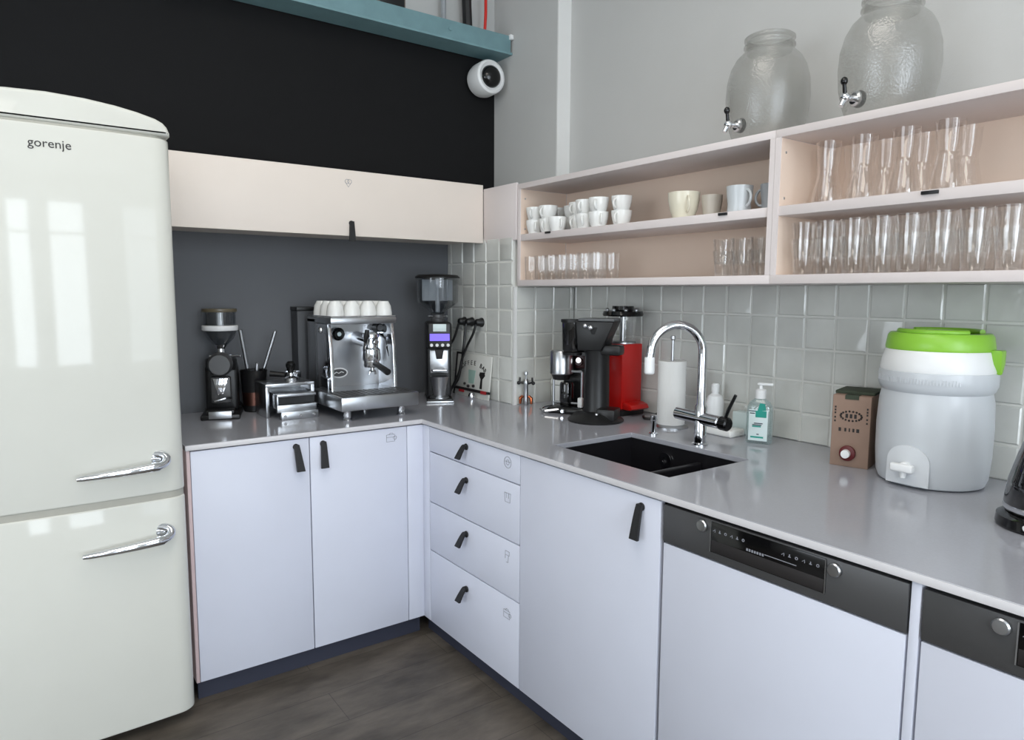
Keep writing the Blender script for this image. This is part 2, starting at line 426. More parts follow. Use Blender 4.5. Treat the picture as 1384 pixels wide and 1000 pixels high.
# ================================================================== cabinets
def pull(parent, x, z, L, w=.030, tilt=0, side=0, curl=.018):
    """leather tab hanging from a chrome screw, on a front that faces local -Y (fronts at y=0)"""
    n = 10; bm = bmesh.new(); rows = []
    for k in range(n+1):
        s = k/n
        y = -.006-curl*(s**.75)
        hw = w/2*(.70+.36*s)
        zz = -L*s
        xx = tilt*s*L
        rows.append([bm.verts.new((x+xx+dx, y+dy, z+zz)) for dx, dy in ((-hw, 0), (hw, 0), (hw, -.008), (-hw, -.008))])
    for a, b in zip(rows, rows[1:]):
        for i in range(4): bm.faces.new((a[i], a[(i+1) % 4], b[(i+1) % 4], b[i]))
    bm.faces.new(rows[0]); bm.faces.new(rows[-1])
    mb = MB(); mb._merge(bm); mb.rod((x, 0, z-.008), (x, -.008, z-.008), w*.4)
    mb.mi = 1; mb.rod((x, -.007, z-.010), (x, -.0125, z-.010), .0055)
    return mb.build('leather_pull', [M_leather, M_chrome], parent, 'black leather pull')
def icon(parent, x, z, kind, s=.022):
    mb = MB(); y = -.0006; r = .0009
    def P(pts): mb.tube([(x+a*s, y, z+b*s) for a, b in pts], r, 6)
    ring = lambda cx, cy, q, n=14: [(cx+q*math.cos(2*PI*k/n), cy+q*math.sin(2*PI*k/n)) for k in range(n+1)]
    if kind == 0: P(ring(0, 0, 1)); P(ring(0, 0, .45)); P([(-.8, .1), (.8, .1)])
    elif kind == 1: P([(-.9, .8), (-.7, -.8), (.7, -.8), (.9, .8), (-.9, .8)]); P([(-.3, .8), (-.3, -.1)]); P([(.3, .8), (.3, -.1)])
    elif kind == 2: P([(-.6, 1), (.6, 1), (.6, .3), (-.6, .3), (-.6, 1)]); P([(.35, .3), (.2, -1), (-.3, -1)]); P([(-.6, .3), (-.6, -.4)])
    elif kind == 3: P([(-1, .7), (-1, -.7), (.8, -.7), (.8, .7), (-1, .7)]); P([(-1, .2), (.8, .2)]); P(ring(.85, 0, .35)); P([(-.5, .7), (-.2, 1), (.3, 1), (.5, .7)])
    else: P(ring(-.3, .45, .5)); P(ring(.3, .45, .5)); P([(-.75, .3), (0, -.8), (.75, .3)])
    return mb.build('front_icon', M_greyink, parent, 'small grey outline pictogram')
def front(name, parent, x0, x1, z0, z1, m=M_cab, th=.018, bev=.0012):
    return MB().box(x0, x1, 0, th, z0, z1, bev, 2).build(name, m, parent)
def carcass(parent, x0, x1, z0, z1, depth, m=M_carc, top=False, th=.018):
    mb = MB(); y0 = .02
    mb.box(x0, x0+th, y0, depth, z0, z1); mb.box(x1-th, x1, y0, depth, z0, z1)
    mb.box(x0+th, x1-th, y0, depth, z0, z0+th); mb.box(x0+th, x1-th, depth-.008, depth, z0+th, z1)
    if top: mb.box(x0+th, x1-th, y0, y0+.08, z1-th, z1)
    return mb.build('carcass', m, parent)

# left run: two-door cabinet, local frame = world
t = thing('base_cabinet', 'white two-door base cabinet beside the fridge, below the espresso machine', 'cabinet', (0, 0, 0))
carcass(t, -.93, -.004, .087, .954, .69, top=True)
mb = MB().box(-.942, -.930, -.0, .69, .087, .954, .001); mb.build('side_panel', M_edge, t, 'pinkish end panel beside the fridge')
for a, b, px, tl in ((-.928, -.5005, -.553, .10), (-.4965, -.0775, -.4455, -.02)):
    d = front('door', t, a, b, .087, .950)
    pull(d, px, .930, .102, .030, tl)
    if px > -.5: icon(d, -.150, .908, 3, .021)
front('filler_strip', t, -.0745, .017, .087, .950)

# right run: local frame rotated so that local -Y faces world -X; local x = -world y
RR = R(-90)
t = thing('drawer_cabinet', 'white cabinet with four drawers in the right run next to the corner', 'cabinet', (0, 0, 0), RR)
carcass(t, .030, .709, .087, .954, .60, top=True)
front('filler_strip', t, .0008, .056, .087, .950)
for (z0, z1), pz, L, kz, k in zip(((.846, .950), (.6265, .8415), (.4125, .6220), (.087, .4080)), (.926, .792, .574, .348), (.055, .058, .058, .058), (.912, .782, .561, .342), (0, 1, 2, 3)):
    d = front('drawer', t, .060, .7075, z0, z1)
    pull(d, .358, pz, L, .032, -.25, curl=.026)
    icon(d, .635, kz, k, .021)
t = thing('sink_cabinet', 'white single-door cabinet under the sink, left of the dishwashers', 'cabinet', (0, 0, 0), RR)
mb = MB()
for a, b in ((.711, .725), (1.346, 1.360)): mb.box(a, b, .02, .60, .087, .750)
mb.box(.725, 1.346, .02, .60, .087, .105)
mb.build('carcass', M_carc, t)
d = front('door', t, .7115, 1.3590, .087, .950)
pull(d, 1.290, .926, .100, .030, -.03)

def dishwasher(x0, label):
    t = thing('dishwasher', label, 'dishwasher', (0, -x0, 0), RR, 'built-in dishwashers')
    W = .643
    MB().box(.004, W-.004, .022, .58, .087, .950).build('tub_housing', M_dsteel, t)
    front('door_panel', t, .003, W-.003, .087, .838)
    d = MB().box(.002, W-.002, -.002, .020, .8425, .946, .0015).build('control_panel', M_dsteel, t, 'dark steel control panel')
    mb = MB(); mb.box(.160, .470, -.0042, .0, .8630, .9420, .001); mb.mi = 1
    for q in ((.160, .1625), (.4675, .470)): mb.box(q[0], q[1], -.0052, -.002, .863, .942)
    mb.mi = 2; mb.box(.164, .466, -.0050, -.002, .8645, .8950, .001)
    mb.build('display_window', [M_blackg, M_steel, M_ink], d, 'black display window')
    mb = MB()
    for k in range(6):
        for base in (.172, .365):
            x = base+k*.0172
            if k % 3 == 0: mb.tube([(x-.003, -.0046, .919), (x+.003, -.0046, .924), (x+.003, -.0046, .917)], .0009, 5)
            elif k % 3 == 1: mb.box(x-.003, x+.003, -.0050, -.004, .918, .920); mb.box(x-.001, x+.001, -.0050, -.004, .920, .925)
            else: mb.tube([(x+.003*math.cos(a*PI/4), -.0046, .921+.003*math.sin(a*PI/4)) for a in range(9)], .0009, 5)
    for k in range(7): mb.box(.268+k*.0072, .2725+k*.0072, -.0054, -.004, .899, .905)
    mb.box(.318, .40, -.0054, -.004, .9035, .9050)
    mb.build('button_marks', M_greyink, d, 'small pale button symbols')
    for x in (.136, .490):
        MB().lathe([(.0, 0), (.0155, 0), (.0155, .008), (.013, .011), (0, .0115)], 28, M=Mt(x, -.002, .925) @ Matrix.Rotation(R(90), 4, 'X')).build('knob', M_steel, d, 'round silver knob')
    return t
dishwasher(1.3695, 'dishwasher with dark control panel and white door beside the sink cabinet, wholly in view')
dishwasher(2.0360, 'dishwasher at the right edge of the photo, only its left part in view')
tag(MB().box(0, .56, -2.0335, -2.0145, .087, .954, .001).build('divider_panel', M_cab), 'narrow white upright panel between the two dishwashers', 'panel')

# ================================================================== fridge
def fridge():
    cx, hw = -1.2925, .331
    t = thing('fridge_freezer', 'cream retro fridge freezer with rounded top and chrome handles, left of the cabinets', 'fridge', (cx, 0, 0))
    def plan(yb, r=.055, bow=.008, yf=-.10):
        pts = [(-hw, yb)]
        n = 8
        ycorner = yf+bow
        for k in range(n+1):
            a = PI+PI/2*k/n
            pts.append((-hw+r+r*math.cos(a), ycorner+r*.8+r*.8*math.sin(a)))
        for k in range(1, 16):
            u = -1+2*k/16
            x = u*(hw-r); pts.append((x, ycorner-bow*(1-u*u)))
        for k in range(n+1):
            a = -PI/2+PI/2*k/n
            pts.append((hw-r+r*math.cos(a), ycorner+r*.8+r*.8*math.sin(a)))
        pts.append((hw, yb))
        return pts
    MB().box(-hw+.003, hw-.003, .005, .66, .03, 2.010, .006).build('body', M_fridge, t)
    MB().prism([(x*.994, y+.005) for x, y in plan(.01)], 'z', .812, .850).build('door_seal', M_seal, t, 'grey seal line between the doors')
    MB().prism([(x*.99, y+.012) for x, y in plan(.01)], 'z', 2.0, 2.012).build('cap_seal', M_seal, t, 'dark seam under the cap')
    lo = MB().prism(plan(.0), 'z', .045, .820, .006, seg=3).build('freezer_door', M_fridge, t)
    up = MB().prism(plan(.0), 'z', .842, 2.004, .006, seg=3).build('fridge_door', M_fridge, t)
    # arched cap
    prof = [(-.331, 2.012)]
    for x, z in ((.331, 2.022), (.324, 2.040), (.312, 2.053), (.29, 2.064), (.24, 2.077), (.18, 2.088), (.10, 2.097), (0, 2.101)): prof.append((-x, z))
    prof += [(-x, z) for x, z in reversed(prof[:-1])]
    MB().prism(prof, 'y', -.094, .66, .012, seg=3).build('top_cap', M_fridge, t)
    for d, z, dx in ((up, .950, 0), (lo, .700, .003)):
        mb = MB()
        x1 = .258+dx
        pts = []; rs = []
        for k in range(15):
            s = k/14
            x = x1-.245*s
            y = -.135-.010*math.sin(PI*s)
            pts.append((x, y, z-.006-.010*s)); rs.append(.0165-.0075*s if k not in (0, 14) else .007)
        mb.tube(pts, rs, 14)
        # curled mount at the hinge-side end
        mpts = []
        for k in range(10):
            a = PI*1.15*k/9
            mpts.append((x1-.012+.026*math.sin(a), -.132+.052*k/9, z+.010-.016*math.cos(a)))
        mb.tube(mpts, [.013]*9+[.015], 12)
        mb.lathe([(0, 0), (.021, 0), (.019, .012), (0, .014)], 22, M=Mt(x1-.012, -.083, z+.010) @ Matrix.Rotation(R(90), 4, 'X'))
        mb.build('door_handle', M_chrome, d, 'chrome door handle')
    text_mesh('brand_lettering', 'gorenje', .036, Mt(0.002, -.1003, 1.947) @ FACE_FRONT, M_greyink if False else M_ink, up)
    for sx in (-.27, .27):
        for sy in (.06, .6): MB().lathe([(.02, 0), (.02, .032)], 14, c=(sx, sy, 0)).build('foot', M_black, t)
fridge()

# ================================================================== wall cabinet with flap, filler, shelves
t = thing('wall_cabinet', 'long pale peach wall cabinet with a lift-up flap above the slate panel', 'wall cabinet', (0, .352, 0))
mb = MB(); mb.box(-.93, .543, .02, BY-.352-.0125, 1.775, 2.043)
mb.build('cabinet_box', M_peach, t)
d = MB().box(-.93, .543, 0, .018, 1.764, 2.050, .0015).build('flap', M_peach, t)
pull(d, -.160, 1.828, .088, .028, 0, curl=.004)
icon(d, -.169, 1.992, 4, .019)
struct(MB().box(.545, .556, .072, .351, 1.765, 2.03, .001).build('trim_3', M_shelf))

def shelf_unit(ya, yb, label, zmid):
    W = ya-yb; D = TX-.008-.55
    t = thing('open_shelf_unit', label, 'shelf', (.55, ya, 0), RR, 'open wall shelf units')
    z0, z1, th = 1.548, 2.022, .018
    MB().box(0, W, 0, D, z1-.024, z1, .001).build('top_board', M_shelf, t)
    MB().box(0, W, 0, D, z0, z0+.028, .001).build('bottom_board', M_shelf, t)
    for a in (0, W-th):
        mb = MB(); mb.box(a, a+th, 0, D, z0+.028, z1-.024); mb.mi = 1
        mb.box(a+(th-.0012 if a == 0 else -.0006), a+(th+.0006 if a == 0 else .0012), .006, .280, z0+.029, z1-.025)
        if a == 0:
            mb.mi = 2
            for y, z in ((.03, 1.955), (.03, 1.815)): mb.rod((a+th, y, z), (a+th+.002, y, z), .004)
        mb.build('side_panel', [M_shelf, M_inner, M_steel], t)
    MB().box(th, W-th, .285, .297, z0+.028, z1-.024).build('back_panel', M_inner, t)
    d = MB().box(th, W-th, .004, .285, zmid-.030, zmid, .001).build('shelf_board', M_shelf, t)
    return t, d
SL, dl = shelf_unit(.067, -1.2905, 'left open shelf unit with white cups on its middle board', 1.789)
SRt, dr = shelf_unit(-1.2915, -2.76, 'right open shelf unit holding carafes and stacked tumblers', 1.789)
def clip(d, x, z, w=.03):
    MB().box(x-w/2, x+w/2, -.003, .006, z-.004, z+.005, .001).build('shelf_clip', M_black, d, 'small black clip on the shelf edge')
clip(dl, .226, 1.784, .034); clip(dl, 1.168, 1.782, .034); clip(dr, .462, 1.781, .042)

# ================================================================== crockery and glass on the shelves
ZM, ZB = 1.7895, 1.5765
def cup_proto(name, mats, label, cat, r=.0425, h=.062, group=None, handle=.016, loc=(0, 0, 0), rz=0, taper=.70):
    t = thing(name, label, cat, loc, rz, group)
    w = .003
    prof = [(0, 0), (r*taper, 0), (r*(taper+.02), .004), (r*.86, h*.35), (r*.97, h*.7), (r, h), (r-w, h), (r*.97-w, h*.7), (r*.86-w, h*.35), (r*taper-w, .006), (0, .006)]
    MB().lathe(prof, 28).build('cup_body', mats, t)
    pts = []
    for k in range(11):
        a = -PI/2+PI*k/10
        pts.append((0, -(r*.88+handle*math.cos(a)), h*.52+h*.30*math.sin(a)))
    MB().tube(pts, .0045, 8).build('handle', mats, t)
    return t
proto = None
stacks = [(.600, -.003, 'first', 55), (.605, -.094, 'second', 20), (.588, -.182, 'third', 70), (.640, -.262, 'fourth', 10), (.605, -.346, 'fifth', 35), (.600, -.436, 'sixth', 60), (.640, -.530, 'seventh', 15)]
for i, (x, y, nm, a) in enumerate(stacks):
    for lv, up in ((0, 'lower'), (1, 'upper')):
        if i == 2 and lv == 1: continue
        if i == 2: lab = 'white espresso cup standing alone in front, third from the left on the middle board'
        else: lab = '%s white espresso cup of the %s stack from the left on the middle board' % (up, nm)
        rz = R(-90+a*(1 if lv == 0 else .5))
        loc = (x, y, ZM+lv*.0585)
        if proto is None: proto = cup_proto('espresso_cup', M_cer, lab, 'cup', group='white espresso cups on the shelf', loc=loc, rz=rz)
        else: dup(proto, loc, rz, lab)
for j, (x, y) in enumerate(((.70, -.05), (.70, -.155))):
    for lv, up in ((0, 'lower'), (1, 'upper')):
        dup(proto, (x, y, ZM+lv*.0585), R(-40), '%s white cup of the back-row stack at the %s' % (up, ('far left end of the middle board', 'place behind the third front cup')[j]))
cup_proto('mug', M_cream, 'wide cream mug with handle to the right on the middle board', 'mug', .058, .095, 'mugs on the middle board', .026, (.625, -.868, ZM), R(-35), .66)
cup_proto('mug', M_greige, 'greige mug just right of and behind the cream mug', 'mug', .037, .078, 'mugs on the middle board', .02, (.66, -.968, ZM), R(-210), .8)
cup_proto('mug', M_taupe, 'dark taupe mug between the greige and the pale blue mug', 'mug', .042, .072, 'mugs on the middle board', .02, (.742, -1.022, ZM), R(150), .85)
cup_proto('mug', M_blue, 'pale blue straight mug near the right end of the middle board', 'mug', .044, .088, 'mugs on the middle board', .026, (.615, -1.118, ZM), R(-20), .88)
cup_proto('mug', M_grey, 'grey mug against the right side panel of the left shelf unit', 'mug', .040, .088, 'mugs on the middle board', .02, (.66, -1.215, ZM), R(200), .88)

def glass_proto(name, prof_out, label, cat, loc, group, m=G_clear, foot=.006, seg=28, w=.0022):
    # outer and inner wall plus a thick base, one piece of glass
    top = prof_out[-1]
    mb = MB(); mb.lathe([(0, 0)] + list(prof_out) + [(top[0]-w, top[1])], seg, cap=False)
    r1 = prof_out[1][0]-.003
    mb.lathe([(r1*.5, foot), (r1, foot+.001)], seg, cap=False)
    return tag(mb.build(name, m), label, cat, group), loc
def place(o, loc, rz=0): o.location = loc; o.rotation_euler = (0, 0, rz); return o
def copy1(o, loc, label, rz=0):
    c = o.copy(); COL.objects.link(c); c['label'] = label; return place(c, loc, rz)
# short tumblers, lower left
P_short = [(.027, 0), (.030, .004), (.032, .05), (.033, .085), (.034, .108)]
first = None
for row, (x, nm, y00) in enumerate(((.585, 'front', .002), (.665, 'back', -.004))):
    for k in range(7):
        lab = 'clear short tumbler, %s from the left in the %s row on the lower left board' % (ordn(k), nm)
        loc = (x, y00-.0745*k, ZB)
        if first is None: first, _ = glass_proto('short_tumbler', P_short, lab, 'glass', loc, 'short tumblers on the lower left board'); place(first, loc)
        else: copy1(first, loc, lab)
# small flared stack tumblers next to the divider
P_fl = [(.024, 0), (.026, .004), (.030, .045), (.036, .085)]
first = None
for row, (x, nm, y00) in enumerate(((.595, 'front', -1.075), (.675, 'back', -1.045))):
    for k in range(3 if row == 0 else 3):
        for lv, up in ((0, 'lower'), (1, 'upper')):
            lab = '%s small flared glass of the %s %s-row stack left of the shelf divider' % (up, ordn(k), nm)
            loc = (x, y00-.0745*k, ZB+lv*.040)
            if first is None: first, _ = glass_proto('flared_glass', P_fl, lab, 'glass', loc, 'stacked flared glasses by the divider'); place(first, loc)
            else: copy1(first, loc, lab)
# carafes, upper right
P_car = [(.040, 0), (.044, .004), (.043, .02), (.030, .085), (.0275, .098), (.0275, .106), (.032, .125), (.036, .182)]
first = None
rows = (('front', .625, (-1.425, -1.535, -1.650, -1.762)), ('back', .735, (-1.357, -1.450, -1.541, -1.645, -1.760)))
for nm, x, ys in rows:
    for k, y in enumerate(ys):
        lab = 'clear narrow-waisted glass carafe, %s from the left in the %s row, upper right compartment' % (ordn(k), nm)
        if first is None: first, _ = glass_proto('glass_carafe', P_car, lab, 'carafe', None, 'glass carafes in the upper right compartment', G_warm); place(first, (x, y, ZM))
        else: copy1(first, (x, y, ZM), lab)
# stacked tall tumblers, lower right
P_tall = [(.026, 0), (.028, .005), (.031, .05), (.0375, .108)]
first = None
for row, (x, nm, y00, n) in enumerate(((.595, 'front', -1.375, 9), (.680, 'back', -1.365, 9))):
    for k in range(n):
        for lv, up in ((0, 'lower'), (1, 'upper')):
            lab = '%s tall tumbler of the %s %s-row stack from the left, lower right compartment' % (up, ordn(k), nm)
            loc = (x, y00-.0790*k, ZB+lv*.050)
            if first is None: first, _ = glass_proto('tall_tumbler', P_tall, lab, 'glass', loc, 'stacked tumblers in the lower right compartment'); place(first, loc)
            else: copy1(first, loc, lab)

# drink dispensers on top of the shelves
def dispenser(loc, label):
    t = thing('drink_dispenser', label, 'drink dispenser', loc, R(-108), 'glass drink dispensers on the shelf top')
    H = .355
    prof = [(0, 0), (.096, 0), (.105, .006), (.121, .05), (.132, .10), (.136, .155), (.133, .205), (.122, .248), (.106, .278), (.088, .296), (.078, .306),
            (.076, .312), (.083, .317), (.083, .323), (.076, .328), (.076, .335), (.082, .340), (.082, .347), (.076, .352), (.074, .352), (.072, .30)]
    MB().lathe(prof, 48, cap=False).build('jar', G_jar, t)
    mb = MB()
    mb.rod((0, -.105, .055), (0, -.122, .055), .021); mb.cyl((0, -.12, .055), (0, -.150, .055), .009)
    mb.ball((0, -.150, .055), .014); mb.cyl((0, -.150, .055), (0, -.164, .030), .009, .007)
    mb.build('tap', M_chrome, t, 'chrome tap')
    mb = MB(); mb.cyl((0, -.152, .065), (0, -.156, .092), .006, .005); mb.ball((0, -.157, .100), .010, sz=1.2)
    mb.build('tap_lever', M_blackg, t, 'black tap lever')
    MB().rod((0, -.094, .055), (0, -.106, .055), .024).build('washer', M_blackg, t, 'black washer')
dispenser((.712, -1.142, 2.0225), 'pebbled glass drink dispenser with tap, left of the two on the shelf top')
dispenser((.712, -1.545, 2.0225), 'pebbled glass drink dispenser with tap, right of the two on the shelf top')

# ================================================================== beam, camera, cables up high
BZ = 2.785
t = thing('steel_beam', 'teal painted steel beam running along the top of the dark wall', 'beam', (0, 0, 0))
mb = MB(); mb.box(LEFT_X+.02, .862-.004, .545, .700, BZ, BZ+.012); mb.box(LEFT_X+.02, .846, .545, .557, BZ+.012, BZ+.095, .001); mb.box(LEFT_X+.02, .846, .557, .69, BZ+.083, BZ+.095)
mb.build('channel', M_teal, t)
mb = MB()
for x in (-1.2, .47): mb.rod((x, .545, BZ+.052), (x, .538, BZ+.052), .010)
mb.build('bolt', M_teal, t)
MB().box(.835, .857, .53, .56, BZ+.075, BZ+.10, .003).build('end_bracket', M_wplast, t, 'white painted end bracket')

t = thing('security_camera', 'round white security camera with black lens under the teal beam', 'camera', (.745, .640, 2.662))
# axis points from the wall towards the room
ax = Vector((-.02, -1.0, .02)).normalized()
MB_ = Matrix.Scale(1.12, 4) @ ax.to_track_quat('Z', 'Y').to_matrix().to_4x4()
MB().lathe([(0, -.055), (.055, -.055), (.074, -.045), (.080, -.02), (.080, .045), (.076, .055), (.066, .060), (.055, .052), (0, .050)], 40, M=MB_).build('housing', M_wplast, t)
MB().lathe([(.052, .050), (.050, .062), (.038, .074), (.02, .081), (0, .083)], 32, M=MB_).build('lens_dome', M_blackg, t, 'black lens')
mb = MB(); mb.cyl((.02, .02, 0), (.108, .072, .01), .028, .036); mb.build('wall_mount', M_wplast, t)

def cable(name, pts, r, m, label, n=8, parent=None):
    # smooth Catmull-Rom through the points
    P = [Vector(p) for p in pts]; P = [P[0]]+P+[P[-1]]; out = []
    for i in range(1, len(P)-2):
        for k in range(n):
            s = k/n; a, b, c, d = P[i-1], P[i], P[i+1], P[i+2]
            out.append(.5*((2*b)+(c-a)*s+(2*a-5*b+4*c-d)*s*s+(3*b-a-3*c+d)*s**3))
    out.append(P[-2])
    o = MB().tube(out, r, 8).build(name, m, parent)
    if label: tag(o, label, 'cable' if 'cable' in name else 'pipe')
    return o
cable('red_cable', [(.735, .60, CEIL_Z), (.73, .61, 3.1), (.722, .60, 2.98), (.715, .60, BZ+.095)], .008, M_redcable, 'thin red cable dropping behind the teal beam')
cable('black_conduit_pipe', [(.632, .655, CEIL_Z), (.632, .655, 3.2), (.645, .655, BZ+.096)], .026, M_black, 'thick black conduit rising from the teal beam')
cable('grey_conduit_pipe', [(.50, .66, CEIL_Z), (.50, .66, BZ+.096)], .014, M_grey, 'thin grey conduit left of the black conduit above the beam')
t = thing('junction_box', 'dark brown junction box on top of the teal beam', 'junction box', (.20, .63, BZ+.0955))
MB().box(-.10, .05, -.035, .055, 0, .07, .006).build('box', M_taupe, t); MB().box(-.09, .04, -.04, -.035, .01, .06, .002).build('lid', M_black, t)

# ================================================================== sockets, plugs and sign on the corner tiles
SX = CX-.0175
for k, y in enumerate((.526, .453, .362)):
    t = thing('power_plug', 'black plug with cable, %s of three on the corner tiles' % ('left', 'middle', 'right')[k], 'plug', (SX, y, 1.365), RR, 'black plugs on the corner tiles')
    MB().lathe([(.0, 0), (.024, 0), (.024, .006), (.019, .014), (.018, .032), (.013, .038), (0, .040)], 24, M=Matrix.Rotation(R(90), 4, 'X')).build('plug_head', M_black, t)
    ends = [[(0, -.038, -.01), (-.03, -.05, -.09), (-.08, -.06, -.15), (-.13, -.055, -.21)], [(0, -.038, -.01), (-.005, -.05, -.12), (-.02, -.055, -.22), (-.06, -.055, -.31), (-.14, -.06, -.375)], [(0, -.038, -.01), (-.015, -.045, -.06), (-.06, -.05, -.12), (-.092, -.062, -.19), (-.118, -.068, -.27), (-.20, -.07, -.372)]][k]
    cable('cable', ends, .0065, M_black, None, parent=t)
t = thing('coffee_sign', 'white sign reading COFFEE BAR leaning on the corner tiles behind the cables', 'sign', (SX-.030, .425, WT), RR)
TL = Matrix.Rotation(R(-6), 4, 'X')
MB().box(-.165, .165, 0, .008, 0, .222, .001, M=TL).build('board', M_board, t)
mb = MB(); mb.box(-.17, -.158, -.003, .010, 0, .226, M=TL); mb.box(-.17, -.10, -.003, .010, .216, .226, M=TL); mb.box(-.165, .165, -.012, .009, .03, .043, M=TL)
mb.build('dark_frame', M_ink, t, 'dark frame edge and ledge')
word = 'COFFEE BAR'
for i, ch in enumerate(word):
    if ch == ' ': continue
    a = R(62-124*i/(len(word)-1))
    x = .115*math.sin(-a)/math.sin(R(62))*1.0; z = .115+.062*math.cos(a)
    text_mesh('letter', ch, .034, TL @ Mt(x, -.0006, z) @ Matrix.Rotation(a*.6, 4, 'Y').inverted() @ FACE_FRONT, M_ink, t)
mb = MB(); mb.prism([(-.04, .14), (-.03, .07), (.02, .07), (.03, .14)], 'y', -.001, 0, M=TL)
mb.build('cup_print', M_mint, t, 'pale green cup picture')
mb = MB(); mb.prism([(.07, .135), (.065, .12), (.082, .10), (.078, .05), (.10, .05), (.098, .10), (.12, .12), (.11, .138)], 'y', -.001, 0, M=TL); mb.ball((-.02, -.002, .055), .008); mb.ball((.03, -.002, .06), .008); mb.ball((-.055, -.002, .065), .007)
mb.build('figure_print', M_ink, t, 'dark figure picture')
mb = MB(); mb.box(-.10, -.05, -.013, -.010, .018, .031, M=TL); mb.box(.11, .16, -.014, -.010, .028, .044, M=TL); mb.build('red_print', M_redp, t, 'red print')

# ================================================================== left worktop appliances
# small black grinder
t = thing('coffee_grinder', 'black coffee grinder with round clear hopper, beside the fridge', 'coffee grinder', (-.68, .575, WT), R(-18))
mb = MB(); mb.box(-.078, .078, -.135, .085, 0, .022, .006); mb.box(-.066, .066, -.02, .085, .02, .225, .016, 3); mb.lathe([(.064, .20), (.066, .215), (.064, .245), (.058, .25)], 28, c=(0, .01, 0))
mb.build('body', M_black, t)
mb = MB(); mb.lathe([(0, 0), (.048, 0), (.052, .03), (.050, .085), (.042, .10), (0, .10)], 28, M=Mt(0, -.012, .228) @ Matrix.Rotation(R(90), 4, 'X') @ Mt(0, 0, -.03))
mb.build('grind_chamber', M_dsteel, t, 'grey grinding chamber')
mb = MB(); mb.box(-.040, .040, -.062, -.015, .06, .175, .008); mb.mi = 1; mb.prism([(-.03, .17), (.03, .17), (.012, .10), (-.012, .10)], 'y', -.075, -.055, .002); mb.tube([(-.03, -.07, .075), (-.02, -.11, .078), (.02, -.11, .088), (.04, -.07, .085)], .005, 8); mb.ball((0, -.066, .115), .010)
mb.build('chute', [M_dsteel, M_chrome], t, 'steel chute and fork')
mb = MB(); mb.box(-.055, .055, -.128, -.06, .022, .040, .003); mb.mi = 1; mb.box(-.045, .045, -.1365, -.132, .006, .036, .001); mb.build('grounds_tray', [M_black, M_steel], t, 'tray with steel front')
mb = MB(); mb.lathe([(.030, .25), (.030, .268), (.020, .272), (.018, .292), (.030, .31)], 24, c=(0, .01, 0)); mb.mi = 1; mb.rod((.02, 0, .262), (.085, -.03, .262), .006); mb.rod((-.045, -.02, .262), (.03, -.03, .262), .007)
mb.build('adjust_collar', [M_chrome, M_chrome], t, 'chrome collar')
MB().lathe([(.030, .310), (.055, .335), (.070, .37), (.072, .39)], 32, c=(0, .01, 0), cap=False).build('hopper_bowl', G_hop, t)
MB().lathe([(.072, .372), (.0745, .376), (.0745, .392), (.072, .394)], 32, c=(0, .01, 0)).build('hopper_band', M_wplast, t, 'bright steel band')
MB().lathe([(.066, .388), (.066, .452)], 32, c=(0, .01, 0), cap=False).build('hopper_cylinder', G_hop, t)
MB().lathe([(0, .452), (.071, .452), (.073, .456), (.071, .466), (0, .468)], 32, c=(0, .01, 0)).build('hopper_lid', mat('smoke_lid', (92, 84, 66), .3), t)
MB().rod((0, .01, .38), (0, .01, .45), .012).build('hopper_core', M_wplast, t)
cable('grinder_cable', [(-.60, .675, WT+.06), (-.56, .685, WT+.012), (-.50, .685, WT+.007), (-.44, .66, WT+.007), (-.36, .64, WT+.007)], .006, M_black, 'black power cable lying behind the knock-out drawer')

# tool holder with utensils
t = thing('utensil_holder', 'black open utensil holder behind the steel knock-out drawer', 'utensil holder', (-.535, .607, WT))
mb = MB(); mb.lathe([(0, 0), (.042, 0), (.046, .004), (.058, .185), (.060, .188), (.055, .186), (.043, .008), (0, .008)], 24)
mb.build('cup', M_black, t)
MB().lathe([(.0480, .03), (.0520, .09), (.0525, .09), (.0485, .03)], 24, closed=True).build('metal_band', mat('red_brown_metal', (120, 84, 74), .35, 1), t, 'reddish metal band')
for nm, lab, a, b, r in (('cleaning_brush', 'brush with silver handle leaning left in the utensil holder', (-.005, 0, .05), (-.060, -.03, .375), .0085), ('bar_spoon', 'spoon with silver handle leaning right in the utensil holder', (.002, .01, .05), (.095, -.03, .365), .0085), ('steel_scoop', 'short steel scoop upright in the middle of the utensil holder', (.0, -.02, .04), (.008, -.03, .222), .010)):
    o = thing(nm, lab, 'utensil', (-.535, .607, WT))
    A, B = Vector(a), Vector(b); mid = A.lerp(B, .45)
    MB().cyl(A, mid, r*.6, r*.7).build('stem', M_black, o)
    MB().rod(mid, B, r, .003).build('handle', M_steel, o, 'silver handle')

# knock-out drawer stack
t = thing('knock_out_drawer', 'stainless steel knock-out drawer box in front of the utensil holder', 'knock-out box', (-.443, .42, WT))
mb = MB(); hwk = .1065
mb.box(-hwk, hwk, -.04, .115, .132, .146, .002); mb.box(-hwk, -hwk+.015, -.04, .115, 0, .134, .002); mb.box(hwk-.015, hwk, -.04, .115, 0, .134, .002); mb.box(-hwk+.015, hwk-.015, .10, .115, 0, .134)
mb.build('housing', M_steel, t)
mb = MB(); mb.box(-.080, .088, -.11, .09, .095, .108, .002); mb.mi = 1; mb.box(-.072, .086, -.09, .09, .055, .096); mb.mi = 0; mb.box(-.082, -.074, -.112, .09, .045, .1, .001); mb.box(-.082, .088, -.114, -.10, .030, .062, .002)
mb.build('drawer', [M_steel, M_black], t)
mb = MB(); mb.box(-.070, .090, -.130, -.1145, .000, .034, .002); mb.mi = 1
for x in (-.055, .01, .07): mb.rod((x, -.130, .016), (x, -.135, .016), .006)
mb.build('lower_drawer_front', [M_steel, M_chrome], t)
